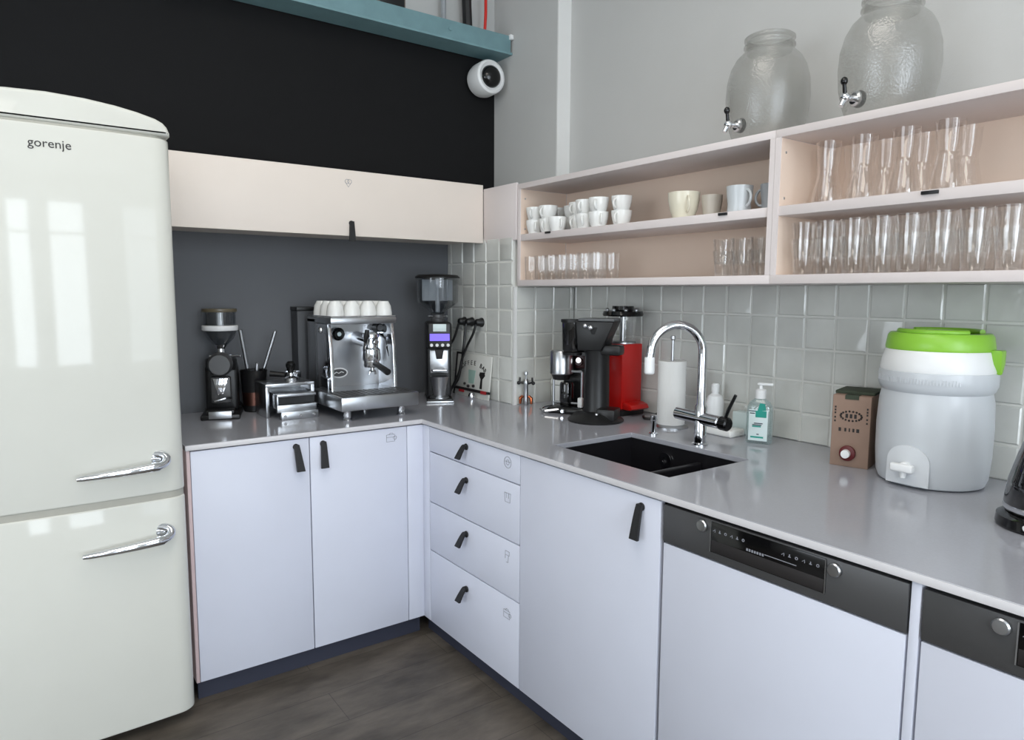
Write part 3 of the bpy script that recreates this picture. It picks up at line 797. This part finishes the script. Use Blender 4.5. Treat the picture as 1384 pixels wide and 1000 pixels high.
t = thing('coffee_tamper', 'chrome and black tamper standing on the knock-out drawer box', 'tamper', (-.425, .425, WT+.1465))
MB().lathe([(0, 0), (.029, 0), (.029, .016), (.022, .021), (.012, .026), (.010, .04)], 28).build('base', M_chrome, t)
MB().lathe([(.010, .038), (.015, .05), (.021, .07), (.021, .08), (.012, .09), (0, .092)], 24).build('handle', M_blackg, t, 'black handle')
t = thing('portafilter', 'chrome portafilter with black handle lying by the tamper', 'portafilter', (-.392, .500, WT+.1465), R(60))
MB().lathe([(0, 0), (.032, 0), (.036, .008), (.036, .034), (.032, .036), (.03, .012), (0, .01)], 26).build('basket', M_chrome, t)
MB().cyl((0, .034, .02), (0, .10, .026), .011, .013).build('handle', M_black, t)

# tall dark box
t = thing('storage_box', 'tall dark grey box standing behind the knock-out drawer, left of the espresso machine', 'box', (-.262, .655, WT))
MB().box(-.065, .05, -.045, .045, 0, .452, .004).build('box_body', mat('charcoal_plastic', (58, 60, 64), .5), t)
MB().box(-.067, .052, -.047, .047, .452, .470, .003).build('lid', M_black, t)

# espresso machine
t = thing('espresso_machine', 'chrome espresso machine with white cups on top, in front of the slate panel', 'espresso machine', (-.160, .36, WT))
mb = MB(); mb.box(-.137, .177, .09, .21, .055, .43, .012, 3); mb.box(-.137, .177, -.09, .21, .40, .43, .006); mb.box(-.137, .177, -.09, .21, .045, .075, .004)
mb.box(-.125, .165, .08, .10, .08, .40)
mb.build('body', M_steel, t)
for x in (-.130, .170): MB().prism([(-.09, .075), (.10, .075), (.10, .40), (-.05, .40), (-.075, .30)], 'x', x-.008, x+.008, .002).build('side_panel', M_chrome, t)
mb = MB(); mb.box(-.166, .195, -.265, .09, .045, .105, .006); mb.mi = 1; mb.box(-.156, .185, -.255, -.09, .104, .107)
for k in range(13): mb.box(-.152+k*.0260, -.134+k*.0260, -.25, -.095, .1065, .1085)
mb.build('drip_tray', [M_steel, M_dsteel], t)
for x in (-.125, .125):
    for y in (-.225, .17):
        MB().lathe([(.018, 0), (.020, .004), (.014, .012), (.016, .022), (.014, .032), (.018, .046)], 18, c=(x, y, 0)).build('foot', M_chrome, t)
mb = MB(); mb.lathe([(0, 0), (.040, 0), (.043, .010), (.040, .05), (.03, .06), (.028, .10)], 26, c=(.055, -.075, .235)); mb.cyl((.055, .09, .33), (.055, -.075, .315), .032, .030); mb.rod((.055, -.075, .33), (.055, -.075, .362), .036)
mb.build('group_head', M_chrome, t)
mb = MB(); mb.lathe([(.0, 0), (.033, 0), (.036, .006), (.036, .03)], 26, c=(.055, -.075, .205)); mb.cyl((.055, -.085, .19), (.055, -.085, .207), .009); mb.tube([(.040, -.085, .172), (.043, -.085, .188), (.067, -.085, .188), (.070, -.085, .172)], .006, 8); mb.mi = 1; mb.tube([(.055, -.108, .222), (.055, -.15, .218), (.06, -.235, .196)], [.010, .013, .015], 14)
mb.build('portafilter', [M_chrome, M_black], t)
mb = MB(); mb.rod((-.045, .075, .350), (-.045, .045, .350), .030); mb.mi = 1; mb.rod((-.045, .047, .350), (-.045, .043, .350), .010, .001); mb.build('pressure_gauge', [M_blackg, M_label], t)
mb = MB(); mb.rod((.055, -.11, .32), (.055, -.135, .32), .012); mb.tube([(.025, -.06, .275), (.015, -.09, .29), (.012, -.11, .325)], .007, 10); mb.mi = 1; mb.tube([(.012, -.11, .320), (.014, -.118, .345), (.018, -.12, .375)], [.008, .011, .010], 12); mb.build('brew_lever', [M_chrome, M_black], t)
for x, kn in ((.155, 1), (-.115, 0)):
    mb = MB(); mb.cyl((x, .09, .345), (x, .05, .345), .012); mb.tube([(x, .055, .345), (x*1.06, .0, .325), (x*1.13, -.05, .20), (x*1.16, -.07, .135)], .0065, 10); mb.mi = 1
    mb.tube([(x*1.08, -.015, .29), (x*1.11, -.035, .24)], .010, 10)
    mb.build('steam_wand', [M_chrome, M_black], t)
    mb = MB(); mb.rod((x*.96, .09, .375), (x*.96, .025, .375), .020, .005); mb.mi = 1; mb.ball((x*1.18, .03, .372), .015); mb.cyl((x*.96, .04, .375), (x*1.18, .03, .372), .007); mb.build('steam_knob', [M_black, M_chrome], t)
# oval outlined badge
mb = MB(); ov = lambda q, w: [(q*math.cos(2*PI*k/28)-.040, w*math.sin(2*PI*k/28)+.170) for k in range(28)]
mb.prism(ov(.043, .024), 'y', .070, .080, .002); mb.mi = 1; mb.prism(ov(.036, .0175), 'y', .0685, .0705); mb.mi = 0
mb.tube([(-.064, .068, .167), (-.054, .068, .174), (-.042, .068, .168), (-.03, .068, .175), (-.018, .068, .170)], .0022, 6)
mb.build('badge', [M_wplast, M_dsteel], t, 'oval badge with pale outline')
mb = MB()
mb.tube([(-.132, .205, .434), (-.132, -.086, .434), (.172, -.086, .434), (.172, .205, .434)], .003, 8)
mb.build('cup_rail', M_chrome, t)
# upside-down cups on top
cup = None; k = 0
for row, (y, nm) in enumerate(((-.040, 'front'), (.040, 'middle'), (.120, 'back'))):
    for i in range(4):
        lab = 'upturned white cup, %s from the left in the %s row on the espresso machine' % (ordn(i), nm)
        loc = (-.140-.1155+i*.077, .36+y, WT+.4305+.070)
        if cup is None:
            cup = thing('cappuccino_cup', lab, 'cup', loc, 0, 'upturned cups on the espresso machine')
            r, h, w = .0382, .070, .003
            MB().lathe([(0, 0), (r*.6, 0), (r*.64, -.004), (r*.88, -h*.3), (r, -h*.75), (r, -h), (r-w, -h), (r-w, -h*.75), (r*.85-w, -h*.3), (0, -.006)], 28).build('cup_body', M_cer, cup)
        else: dup(cup, loc, 0, lab)

# tall corner grinder
t = thing('espresso_grinder', 'tall black espresso grinder with violet display in the corner right of the espresso machine', 'coffee grinder', (.325, .43, WT), R(-26))
mb = MB(); mb.box(-.064, .064, -.115, .125, 0, .020, .004); mb.box(-.062, .062, -.045, .12, .018, .395, .012, 3); mb.box(-.060, .060, -.105, -.04, .265, .395, .012, 3)
mb.build('body', M_black, t)
mb = MB(); mb.box(-.067, .067, -.118, .127, .0, .010, .002); mb.build('base_plate', M_steel, t)
mb = MB(); mb.box(-.052, .052, -.1085, -.104, .302, .345, .001); mb.mi = 1; mb.box(-.048, .048, -.1090, -.1085, .306, .341); mb.build('display', [M_ink, M_disp], t, 'lit violet display')
for k in range(4): MB().rod((-.040+k*.027, -.105, .285), (-.040+k*.027, -.110, .285), .008).build('button', M_wplast, t)
MB().box(-.032, .032, -.1085, -.104, .352, .388, .001).build('logo_plate', M_label, t, 'pale plate')
mb = MB(); mb.box(-.046, .046, -.056, -.043, .140, .258, .004); mb.mi = 1; mb.prism([(-.022, .262), (.022, .262), (.014, .215), (-.014, .215)], 'y', -.085, -.055, .002); mb.mi = 0; mb.tube([(-.034, -.05, .155), (-.03, -.10, .160), (.03, -.10, .160), (.034, -.05, .155)], .006, 8)
mb.build('spout_fork', [M_steel, M_ink], t)
mb = MB(); mb.lathe([(.048, 0), (.048, .006), (.030, .012), (.034, .04), (.046, .105), (.047, .108), (.043, .106), (.028, .016), (0, .014)], 28, c=(0, -.066, .020)); mb.build('dosing_cup', M_steel, t)
mb = MB(); mb.lathe([(.035, .395), (.037, .41), (.032, .415), (.032, .43), (.04, .435)], 24, c=(0, .035, 0)); mb.mi = 1
for a in range(3): mb.rod((0, .035, .422), (.055*math.cos(a*2.1+3.6), .035+.055*math.sin(a*2.1+3.6), .422), .006)
mb.build('hopper_neck', [M_dsteel, M_steel], t)
MB().lathe([(.032, .435), (.050, .455), (.090, .480), (.100, .492), (.102, .50), (.108, .612)], 36, c=(0, .035, 0), cap=False).build('hopper', G_hop, t, 'smoked clear hopper')
mb = MB(); mb.lathe([(0, .612), (.112, .612), (.113, .618), (.10, .628), (.03, .632), (0, .632)], 36, c=(0, .035, 0)); mb.build('hopper_lid', M_black, t)
mb = MB(); mb.rod((0, .035, .44), (0, .035, .61), .012)
for a in range(4): mb.box(-.001, .001, .035, .125, .50, .605, M=Mt(0, .035, 0) @ Matrix.Rotation(a*PI/2+.5, 4, 'Z') @ Mt(0, -.035, 0))
mb.build('hopper_ribs', M_gplast, t)
tag(MB().lathe([(0, 0), (.016, 0), (.018, .004), (.017, .02), (.012, .03), (0, .032)], 18).build('tamper_knob', M_chrome), 'small chrome tamper standing right of the tall corner grinder', 'tamper').location = (.478, .36, WT)

# ================================================================== right worktop
# winged corkscrew
t = thing('corkscrew', 'steel winged corkscrew standing at the outer tile corner', 'corkscrew', (.590, .045, WT), R(-50))
MB().lathe([(.011, .0), (.013, .004), (.011, .03), (.0115, .10), (.014, .11), (.010, .125), (.004, .13), (.004, .145), (.010, .15), (.009, .162), (0, .164)], 20).build('barrel', M_steel, t)
for s in (-1, 1):
    mb = MB(); mb.tube([(s*.010, 0, .105), (s*.032, 0, .112), (s*.030, 0, .135)], [.005, .006, .004], 10); mb.ball((s*.036, 0, .108), .009); mb.build('wing', M_black, t)
    mb = MB(); mb.tube([(s*.014, -.004, .045), (s*.026, -.004, .035), (s*.028, -.004, .0065)], [.007, .009, .006], 10); mb.build('wooden_foot', M_copper, t, 'copper coloured leg')
# white lidded pot
t = thing('ceramic_pot', 'round white ceramic pot with lid behind the corkscrew', 'pot', (.800, -.002, WT))
MB().lathe([(0, 0), (.050, 0), (.060, .006), (.070, .04), (.072, .075), (.069, .092), (0, .092)], 36).build('pot_body', M_cer, t)
MB().lathe([(.069, .0945), (.073, .097), (.072, .115), (.060, .150), (.04, .172), (.012, .178), (0, .179)], 36).build('lid', M_cer, t)
mb = MB(); mb.ball((0, 0, .186), .014); mb.build('lid_knob', M_black, t)

# steel pod machine / small coffee maker
t = thing('coffee_maker', 'small black coffee maker with bright steel top left of the black drip machine', 'coffee maker', (.672, -.205, WT), R(-62))
mb = MB(); mb.box(-.085, .085, -.11, .10, 0, .028, .012, 3); mb.box(-.058, .058, .02, .10, .025, .30, .012, 3)
mb.build('body', M_black, t)
MB().lathe([(.0, .175), (.050, .175), (.054, .18), (.054, .275), (.050, .282), (0, .284)], 32, c=(-.035, -.055, 0)).build('steel_head', M_steel, t, 'brushed steel cylinder head')
MB().lathe([(.0, .150), (.036, .150), (.046, .175)], 28, c=(-.035, -.055, 0)).build('filter_neck', M_black, t)
mb = MB(); mb.rod((.042, -.03, .232), (.042, -.042, .232), .020); mb.mi = 1; mb.rod((.042, -.041, .240), (.042, -.045, .240), .012); mb.mi = 0; mb.box(.02, .068, -.03, .05, .20, .27, .008); mb.build('switch_housing', [mat('oxblood_plastic', (58, 22, 24), .35), M_lamp], t, 'dark red switch housing')
mb = MB()
for x in (-.070, .066): mb.tube([(x, -.06, .03), (x, -.06, .19)], .006, 8)
mb.tube([(-.07, -.06, .19), (.066, -.06, .19)], .006, 8); mb.tube([(-.07, -.06, .045), (.066, -.06, .045)], .006, 8); mb.build('wire_frame', M_steel, t)
MB().lathe([(0, 0), (.030, 0), (.034, .01), (.034, .10), (.03, .11)], 26, c=(-.01, -.045, .029)).build('flask', G_dark, t)
MB().box(.055, .078, -.085, -.06, .03, .075, .005).build('white_switch', M_wplast, t, 'white switch')
mb = MB(); mb.tube([(-.02, -.10, .02), (-.08, -.13, .012), (-.12, -.09, .012), (-.13, -.03, .012), (-.09, .02, .02)], .006, 8); mb.rod((.0, -.118, .016), (.0, -.130, .016), .010); mb.build('drip_ring', M_chrome, t)

# black drip machine
t = thing('drip_coffee_machine', 'tall black drip coffee machine in front of the red grinder', 'coffee machine', (.605, -.442, WT), R(-60))
mb = MB(); mb.lathe([(0, 0), (.118, 0), (.120, .008), (.085, .035), (.070, .04), (0, .042)], 36, c=(0, -.015, 0)); mb.box(.02, .10, -.08, .02, .012, .060, .008)
mb.build('base', M_black, t)
MB().lathe([(0, .04), (.060, .04), (.055, .06), (.052, .30), (.062, .33), (.068, .40), (0, .405)], 30, c=(-.005, .01, 0)).build('tower', M_black, t)
mb = MB(); mb.prism([(-.075, .30), (.03, .30), (.085, .425), (-.085, .425)], 'y', -.055, .055, .012); mb.box(.02, .108, -.04, .035, .282, .325, .010)
mb.build('brew_head', M_black, t)
MB().box(-.075, .082, -.05, .05, .424, .436, .004).build('head_lid', mat('grey_plastic_lid', (92, 94, 96), .35), t, 'grey lid')
mb = MB(); mb.lathe([(.045, 0), (.052, .01), (.056, .13)], 26, c=(-.125, .05, .285), cap=False); mb.build('water_tank', G_dark, t, 'dark clear water tank')
mb = MB(); mb.lathe([(0, .0), (.059, 0), (.059, .012), (0, .014)], 26, c=(-.125, .05, .415)); mb.lathe([(0, 0), (.048, 0), (.05, .012), (0, .014)], 26, c=(-.125, .05, .272)); mb.box(-.11, -.03, .03, .07, .27, .285); mb.build('tank_lid', M_black, t)
mb = MB(); mb.ball((-.04, -.055, .405), .011); mb.ball((-.015, -.058, .398), .012); mb.ball((.03, -.10, .04), .007); mb.build('chrome_knob', M_chrome, t, 'chrome knob')

# red grinder
t = thing('red_coffee_grinder', 'red coffee grinder with clear hopper and black lid against the tiles', 'coffee grinder', (.818, -.372, WT), R(-90))
mb = MB(); mb.box(-.064, .064, -.062, .062, .028, .318, .004); mb.prism([(.063, .0285), (.063, .060), (.085, .060), (.112, .052), (.122, .036), (.112, .0285)], 'y', -.055, .055, .004)
mb.build('housing', M_red, t)
mb = MB(); mb.box(-.075, .075, -.072, .072, .0, .028, .005); mb.build('base', M_black, t)
mb = MB(); mb.cyl((0, 0, .3285), (0, 0, .440), .056, .062, 32, False); mb.build('hopper', G_clear, t)
mb = MB(); mb.lathe([(0, .317), (.060, .317), (.060, .325), (.055, .328), (0, .328)], 32); mb.rod((0, 0, .325), (0, 0, .44), .014); mb.build('hopper_collar', M_steel, t)
mb = MB(); mb.lathe([(0, .440), (.088, .440), (.091, .446), (.087, .462), (.05, .468), (.048, .485), (0, .487)], 32); mb.mi = 1
for a in (.2, 1.2, -2.2, -1.4, -.6): mb.ball((.070*math.cos(a), .070*math.sin(a), .467), .009)
mb.build('hopper_lid', [M_blackg, M_steel], t)
cable('grinder_cable', [(.90, -.515, WT+.008), (.87, -.58, WT+.008), (.81, -.61, WT+.008), (.77, -.57, WT+.008), (.80, -.53, WT+.008)], .006, M_black, 'black power cable coiled right of the red grinder')

# tap by the sink: mixer
t = thing('kitchen_faucet', 'tall chrome arched mixer tap behind the sink with a black lever', 'faucet', (.572, -1.022, WT))
dirv = Vector((-.165, .075, 0)) # towards the bowl
mb = MB(); mb.lathe([(.029, 0), (.029, .006), (.022, .010), (.0215, .14), (.016, .15), (.0155, .33)], 26)
R0 = .098; dn = dirv.normalized(); pts = [Vector((0, 0, .30)), Vector((0, 0, .335))]
for k in range(1, 19):
    a = PI*k/18*1.0
    pts.append(dn*(R0-R0*math.cos(a))+Vector((0, 0, .335+R0*math.sin(a)*.98)))
pts.append(dn*(2*R0+.004)+Vector((0, 0, .315)))
mb.tube(pts, .0155, 16); mb.build('spout', M_chrome, t)
e = dn*(2*R0+.004)
mb = MB(); mb.lathe([(.016, .0), (.018, -.004), (.018, -.055), (.014, -.060), (0, -.060)], 20, c=(e.x, e.y, .320)); mb.build('spray_head', M_wplast, t, 'pale spray head')
mb = MB(); mb.rod((.0, .112, .102), (0, -.085, .094), .0225, .004, 24); mb.build('mixer_body', M_chrome, t)
mb = MB(); mb.rod((0, -.085, .094), (0, -.122, .0925), .0245, .005, 24); mb.tube([(0, -.105, .11), (0, -.118, .145), (0, -.145, .198)], [.006, .0065, .0055], 10); mb.build('lever', M_blackg, t, 'black lever')
tag(MB().lathe([(.018, 0), (.018, .006), (.011, .010), (.011, .055), (.014, .058), (.014, .075), (0, .078)], 20).build('drain_control_knob', M_chrome), 'small chrome drain knob on the worktop behind the sink', 'knob').location = (.572, -.800, WT)

# paper towel holder
t = thing('paper_towel_holder', 'steel stand with an upright white paper towel roll behind the tap', 'paper towel holder', (.745, -.732, WT))
MB().lathe([(0, 0), (.070, 0), (.070, .006), (.062, .012), (.008, .014), (.006, .355), (.010, .36), (.010, .372), (0, .374)], 32).build('stand', M_steel, t)
o = thing('paper_towel_roll', 'white paper towel roll on the steel stand behind the tap', 'paper towel', (.745, -.732, WT+.0145))
MB().lathe([(.020, 0), (.055, 0), (.056, .002), (.056, .255), (.055, .257), (.020, .257), (.0185, .255), (.0185, .002)], 40, closed=True).build('roll', M_paper, o)
t = thing('sponge_dish', 'white sponge dish behind the black tap lever', 'dish', (.800, -.955, WT))
MB().box(-.045, .045, -.062, .062, 0, .028, .008, 3).build('dish', M_cer, t)
t = thing('detergent_bottle', 'white detergent bottle standing behind the tap body', 'bottle', (.855, -.862, WT))
MB().lathe([(0, 0), (.032, 0), (.035, .006), (.035, .11), (.028, .135), (.014, .145), (.014, .155)], 28).build('bottle_body', M_wplast, t)
MB().lathe([(.016, .153), (.016, .180), (.010, .186), (0, .187)], 20).build('cap', M_wplast, t)

# soap pump bottle
t = thing('soap_bottle', 'clear pump bottle of hand soap with teal label against the tiles', 'soap bottle', (.782, -1.120, WT), R(-66))
pl = [(.046*math.copysign(abs(math.cos(a))**.55, math.cos(a)), .026*math.copysign(abs(math.sin(a))**.7, math.sin(a))) for a in [2*PI*k/36 for k in range(36)]]
bm = bmesh.new(); rings = []
for s, z in ((.9, 0), (1, .004), (1, .115), (.94, .135), (.75, .152), (.42, .162), (.36, .168)):
    rings.append([bm.verts.new((x*s, y*s, z)) for x, y in pl])
for a, b in zip(rings, rings[1:]):
    for i in range(36): bm.faces.new((a[i], a[(i+1) % 36], b[(i+1) % 36], b[i]))
bm.faces.new(rings[0])
mb = MB(); mb._merge(bm); bo = mb.build('bottle', G_soap, t)
mb = MB(); mb.box(-.033, .033, -.0278, -.0265, .012, .125, .0003); mb.mi = 1; mb.prism([(-.004, .120), (.026, .124), (.022, .148), (.004, .150)], 'y', -.0283, -.0265); mb.box(-.010, .028, -.0284, -.0275, .098, .122); mb.box(-.025, .020, -.0284, -.0275, .022, .028); mb.box(-.02, .01, -.0284, -.0275, .062, .067); mb.mi = 2
for x0, x1, z in ((-.033, -.010, .118), (-.030, -.012, .110), (-.014, .016, .074), (-.02, .012, .068), (-.004, .004, .034)): mb.box(x0, x1, -.0285, -.0275, z, z+.0035)
mb.build('label', [M_label, M_teal2, M_plinth], t, 'teal and white label')
mb = MB(); mb.lathe([(.019, .164), (.019, .194), (.016, .197), (.007, .199), (.006, .214)], 22); mb.box(-.012, .044, -.009, .009, .212, .222, .004); mb.build('pump', M_wplast, t, 'white pump head')
t = thing('paper_pack', 'pale small box standing behind the soap bottle', 'box', (.885, -.985, WT))
MB().box(-.02, .02, -.045, .045, 0, .085, .004).build('carton', M_label, t)

# kraft carton with spout
t = thing('juice_carton', 'brown kraft bag-in-box carton with a red and white tap, left of the cooler', 'carton', (.785, -1.478, WT), R(-75))
mb = MB(); mb.box(-.062, .062, -.095, .080, 0, .245, .002); mb.build('box', M_kraft, t)
mb = MB(); mb.box(-.064, .064, -.060, .084, .2455, .256, .002); mb.box(-.022, .022, -.097, -.05, .232, .2465); mb.build('carry_flap', mat('dark_green_card', (58, 66, 52), .8), t, 'dark green carry slot and flap')
mb = MB(); y = -.0955
for k in range(18):
    a = 2*PI*k/18; mb.ball((.034*math.cos(a), y, .175+.016*math.sin(a)), .0035, 8)
for x in (-.014, 0, .014): mb.box(x-.004, x+.004, y-.0008, y+.001, .168, .182)
for x, w_ in ((-.034, .008), (-.016, .006), (-.003, .004), (.010, .006), (.024, .009)): mb.box(x-w_/2, x+w_/2, y-.0008, y+.001, .121, .133)
for z in (.20, .19, .18, .165, .152): mb.box(-.054, -.049, y-.0008, y+.001, z, z+.006); mb.box(.049, .054, y-.0008, y+.001, z, z+.006)
mb.build('print', M_ink, t, 'dark printed lettering')
mb = MB(); mb.lathe([(0, 0), (.026, 0), (.026, .012), (.020, .016), (0, .016)], 24, M=Mt(-.004, -.095, .048) @ Matrix.Rotation(R(90), 4, 'X')); mb.mi = 1; mb.lathe([(0, 0), (.015, 0), (.014, .016), (0, .018)], 20, M=Mt(-.006, -.110, .048) @ Matrix.Rotation(R(90), 4, 'X')); mb.build('tap', [mat('dark_red_plastic', (92, 20, 24), .4), M_wplast], t, 'round red and white tap')

for ch in t.children: ch.data.transform(Matrix.Diagonal((.90, .90, .925, 1)))

# drink cooler
t = thing('drink_cooler', 'large pale grey drink cooler with lime green lid and white tap on the right worktop', 'drink cooler', (.745, -1.722, WT), R(-90))
MB().lathe([(0, 0), (.135, 0), (.150, .006), (.158, .025), (.163, .09), (.164, .17), (.160, .245), (.154, .272), (.160, .278), (.166, .292), (.167, .318), (.165, .331), (.160, .333), (0, .333)], 56).build('tank', M_gplast, t)
MB().lathe([(0, .332), (.1625, .332), (.164, .337), (.160, .360), (.152, .388), (.148, .393), (0, .393)], 56).build('collar', M_wplast, t, 'white collar')
mb = MB(); mb.lathe([(0, .392), (.150, .392), (.152, .398), (.146, .432), (.139, .440), (.120, .441), (.114, .434), (0, .434)], 56)
mb.tube([(.113*math.cos(a), .113*math.sin(a), .444) for a in [PI*.15+PI*.7*k/12 for k in range(13)]], .008, 10)
mb.tube([(.113*math.cos(a), .113*math.sin(a), .444) for a in [-PI*.85+PI*.7*k/12 for k in range(13)]], .008, 10)
mb.rod((0, 0, .434), (0, 0, .448), .04); mb.build('lid', M_lime, t, 'lime green lid')
mb = MB(); mb.prism([(-.022, .398), (.022, .398), (.022, .360), (.0, .330), (-.022, .360)], 'x', .148, .178, .006, M=Matrix.Rotation(R(4), 4, 'Z')); mb.build('lid_latch', M_lime, t, 'lime green latch')
# tap recess: arched raised surround plus tap
mb = MB(); n = 14; bm = bmesh.new(); front_, back_ = [], []
arch = [(-.062, .010)] + [(-.062*math.cos(PI*k/n), .075+.050*math.sin(PI*k/n)) for k in range(n+1)] + [(.062, .010)]
for u, v in arch:
    th_ = u/.163; rr = .171
    front_.append(bm.verts.new((rr*math.sin(th_), -rr*math.cos(th_), v))); back_.append(bm.verts.new((.150*math.sin(th_*1.05), -.150*math.cos(th_*1.05), v)))
cF = bm.verts.new((0, -.1735, .06))
for i in range(len(arch)):
    j = (i+1) % len(arch)
    bm.faces.new((front_[i], front_[j], back_[j], back_[i])); bm.faces.new((front_[i], front_[j], cF))
mb._merge(bm); mb.build('tap_surround', mat('light_grey_plastic', (214, 217, 220), .3), t)
mb = MB(); mb.rod((0, -.165, .062), (0, -.192, .062), .017); mb.box(-.034, .034, -.206, -.184, .052, .075, .006, 3); mb.cyl((0, -.185, .052), (0, -.187, .034), .010, .008); mb.build('tap', M_wplast, t, 'white tap')
# raised lettering-like ribs round the shoulder
mb = MB()
for k in range(34):
    a = -PI/2-.95+.052*k
    mb.box(-.0022, .0022, -.0015, .002, .300, .316 if k % 3 else .312, M=Matrix.Rotation(a+PI/2, 4, 'Z') @ Mt(0, -.1665, 0))
mb.build('shoulder_ribs', M_gplast, t)

for ch in t.children: ch.data.transform(Matrix.Diagonal((.90, .90, .985, 1)))
# electric glass kettle at the right edge
t = thing('glass_kettle', 'dark glass kettle on a black base at the right end of the worktop', 'kettle', (.520, -2.085, WT), R(-70))
mb = MB(); mb.lathe([(0, 0), (.105, 0), (.110, .006), (.108, .026), (.092, .036), (0, .038)], 44); mb.mi = 1
for a in (-.5, -.2, .1): mb.rod((.106*math.sin(a), -.106*math.cos(a), .018), (.113*math.sin(a), -.113*math.cos(a), .018), .007)
mb.build('base', [M_blackg, M_wplast], t)
MB().lathe([(.092, .047), (.096, .056), (.090, .11), (.075, .17), (.060, .22), (.058, .235)], 44, cap=False).build('jug', G_dark, t)
mb = MB(); mb.lathe([(0, .038), (.093, .038), (.097, .046), (.096, .054), (.088, .057), (0, .057)], 44); mb.build('heating_ring', M_chrome, t)
mb = MB(); mb.lathe([(0, .232), (.061, .232), (.062, .25), (.03, .262), (0, .264)], 40); mb.tube([(.055, .02, .24), (.12, .045, .225), (.135, .05, .15), (.10, .035, .075)], .012, 12); mb.build('lid_handle', M_black, t)
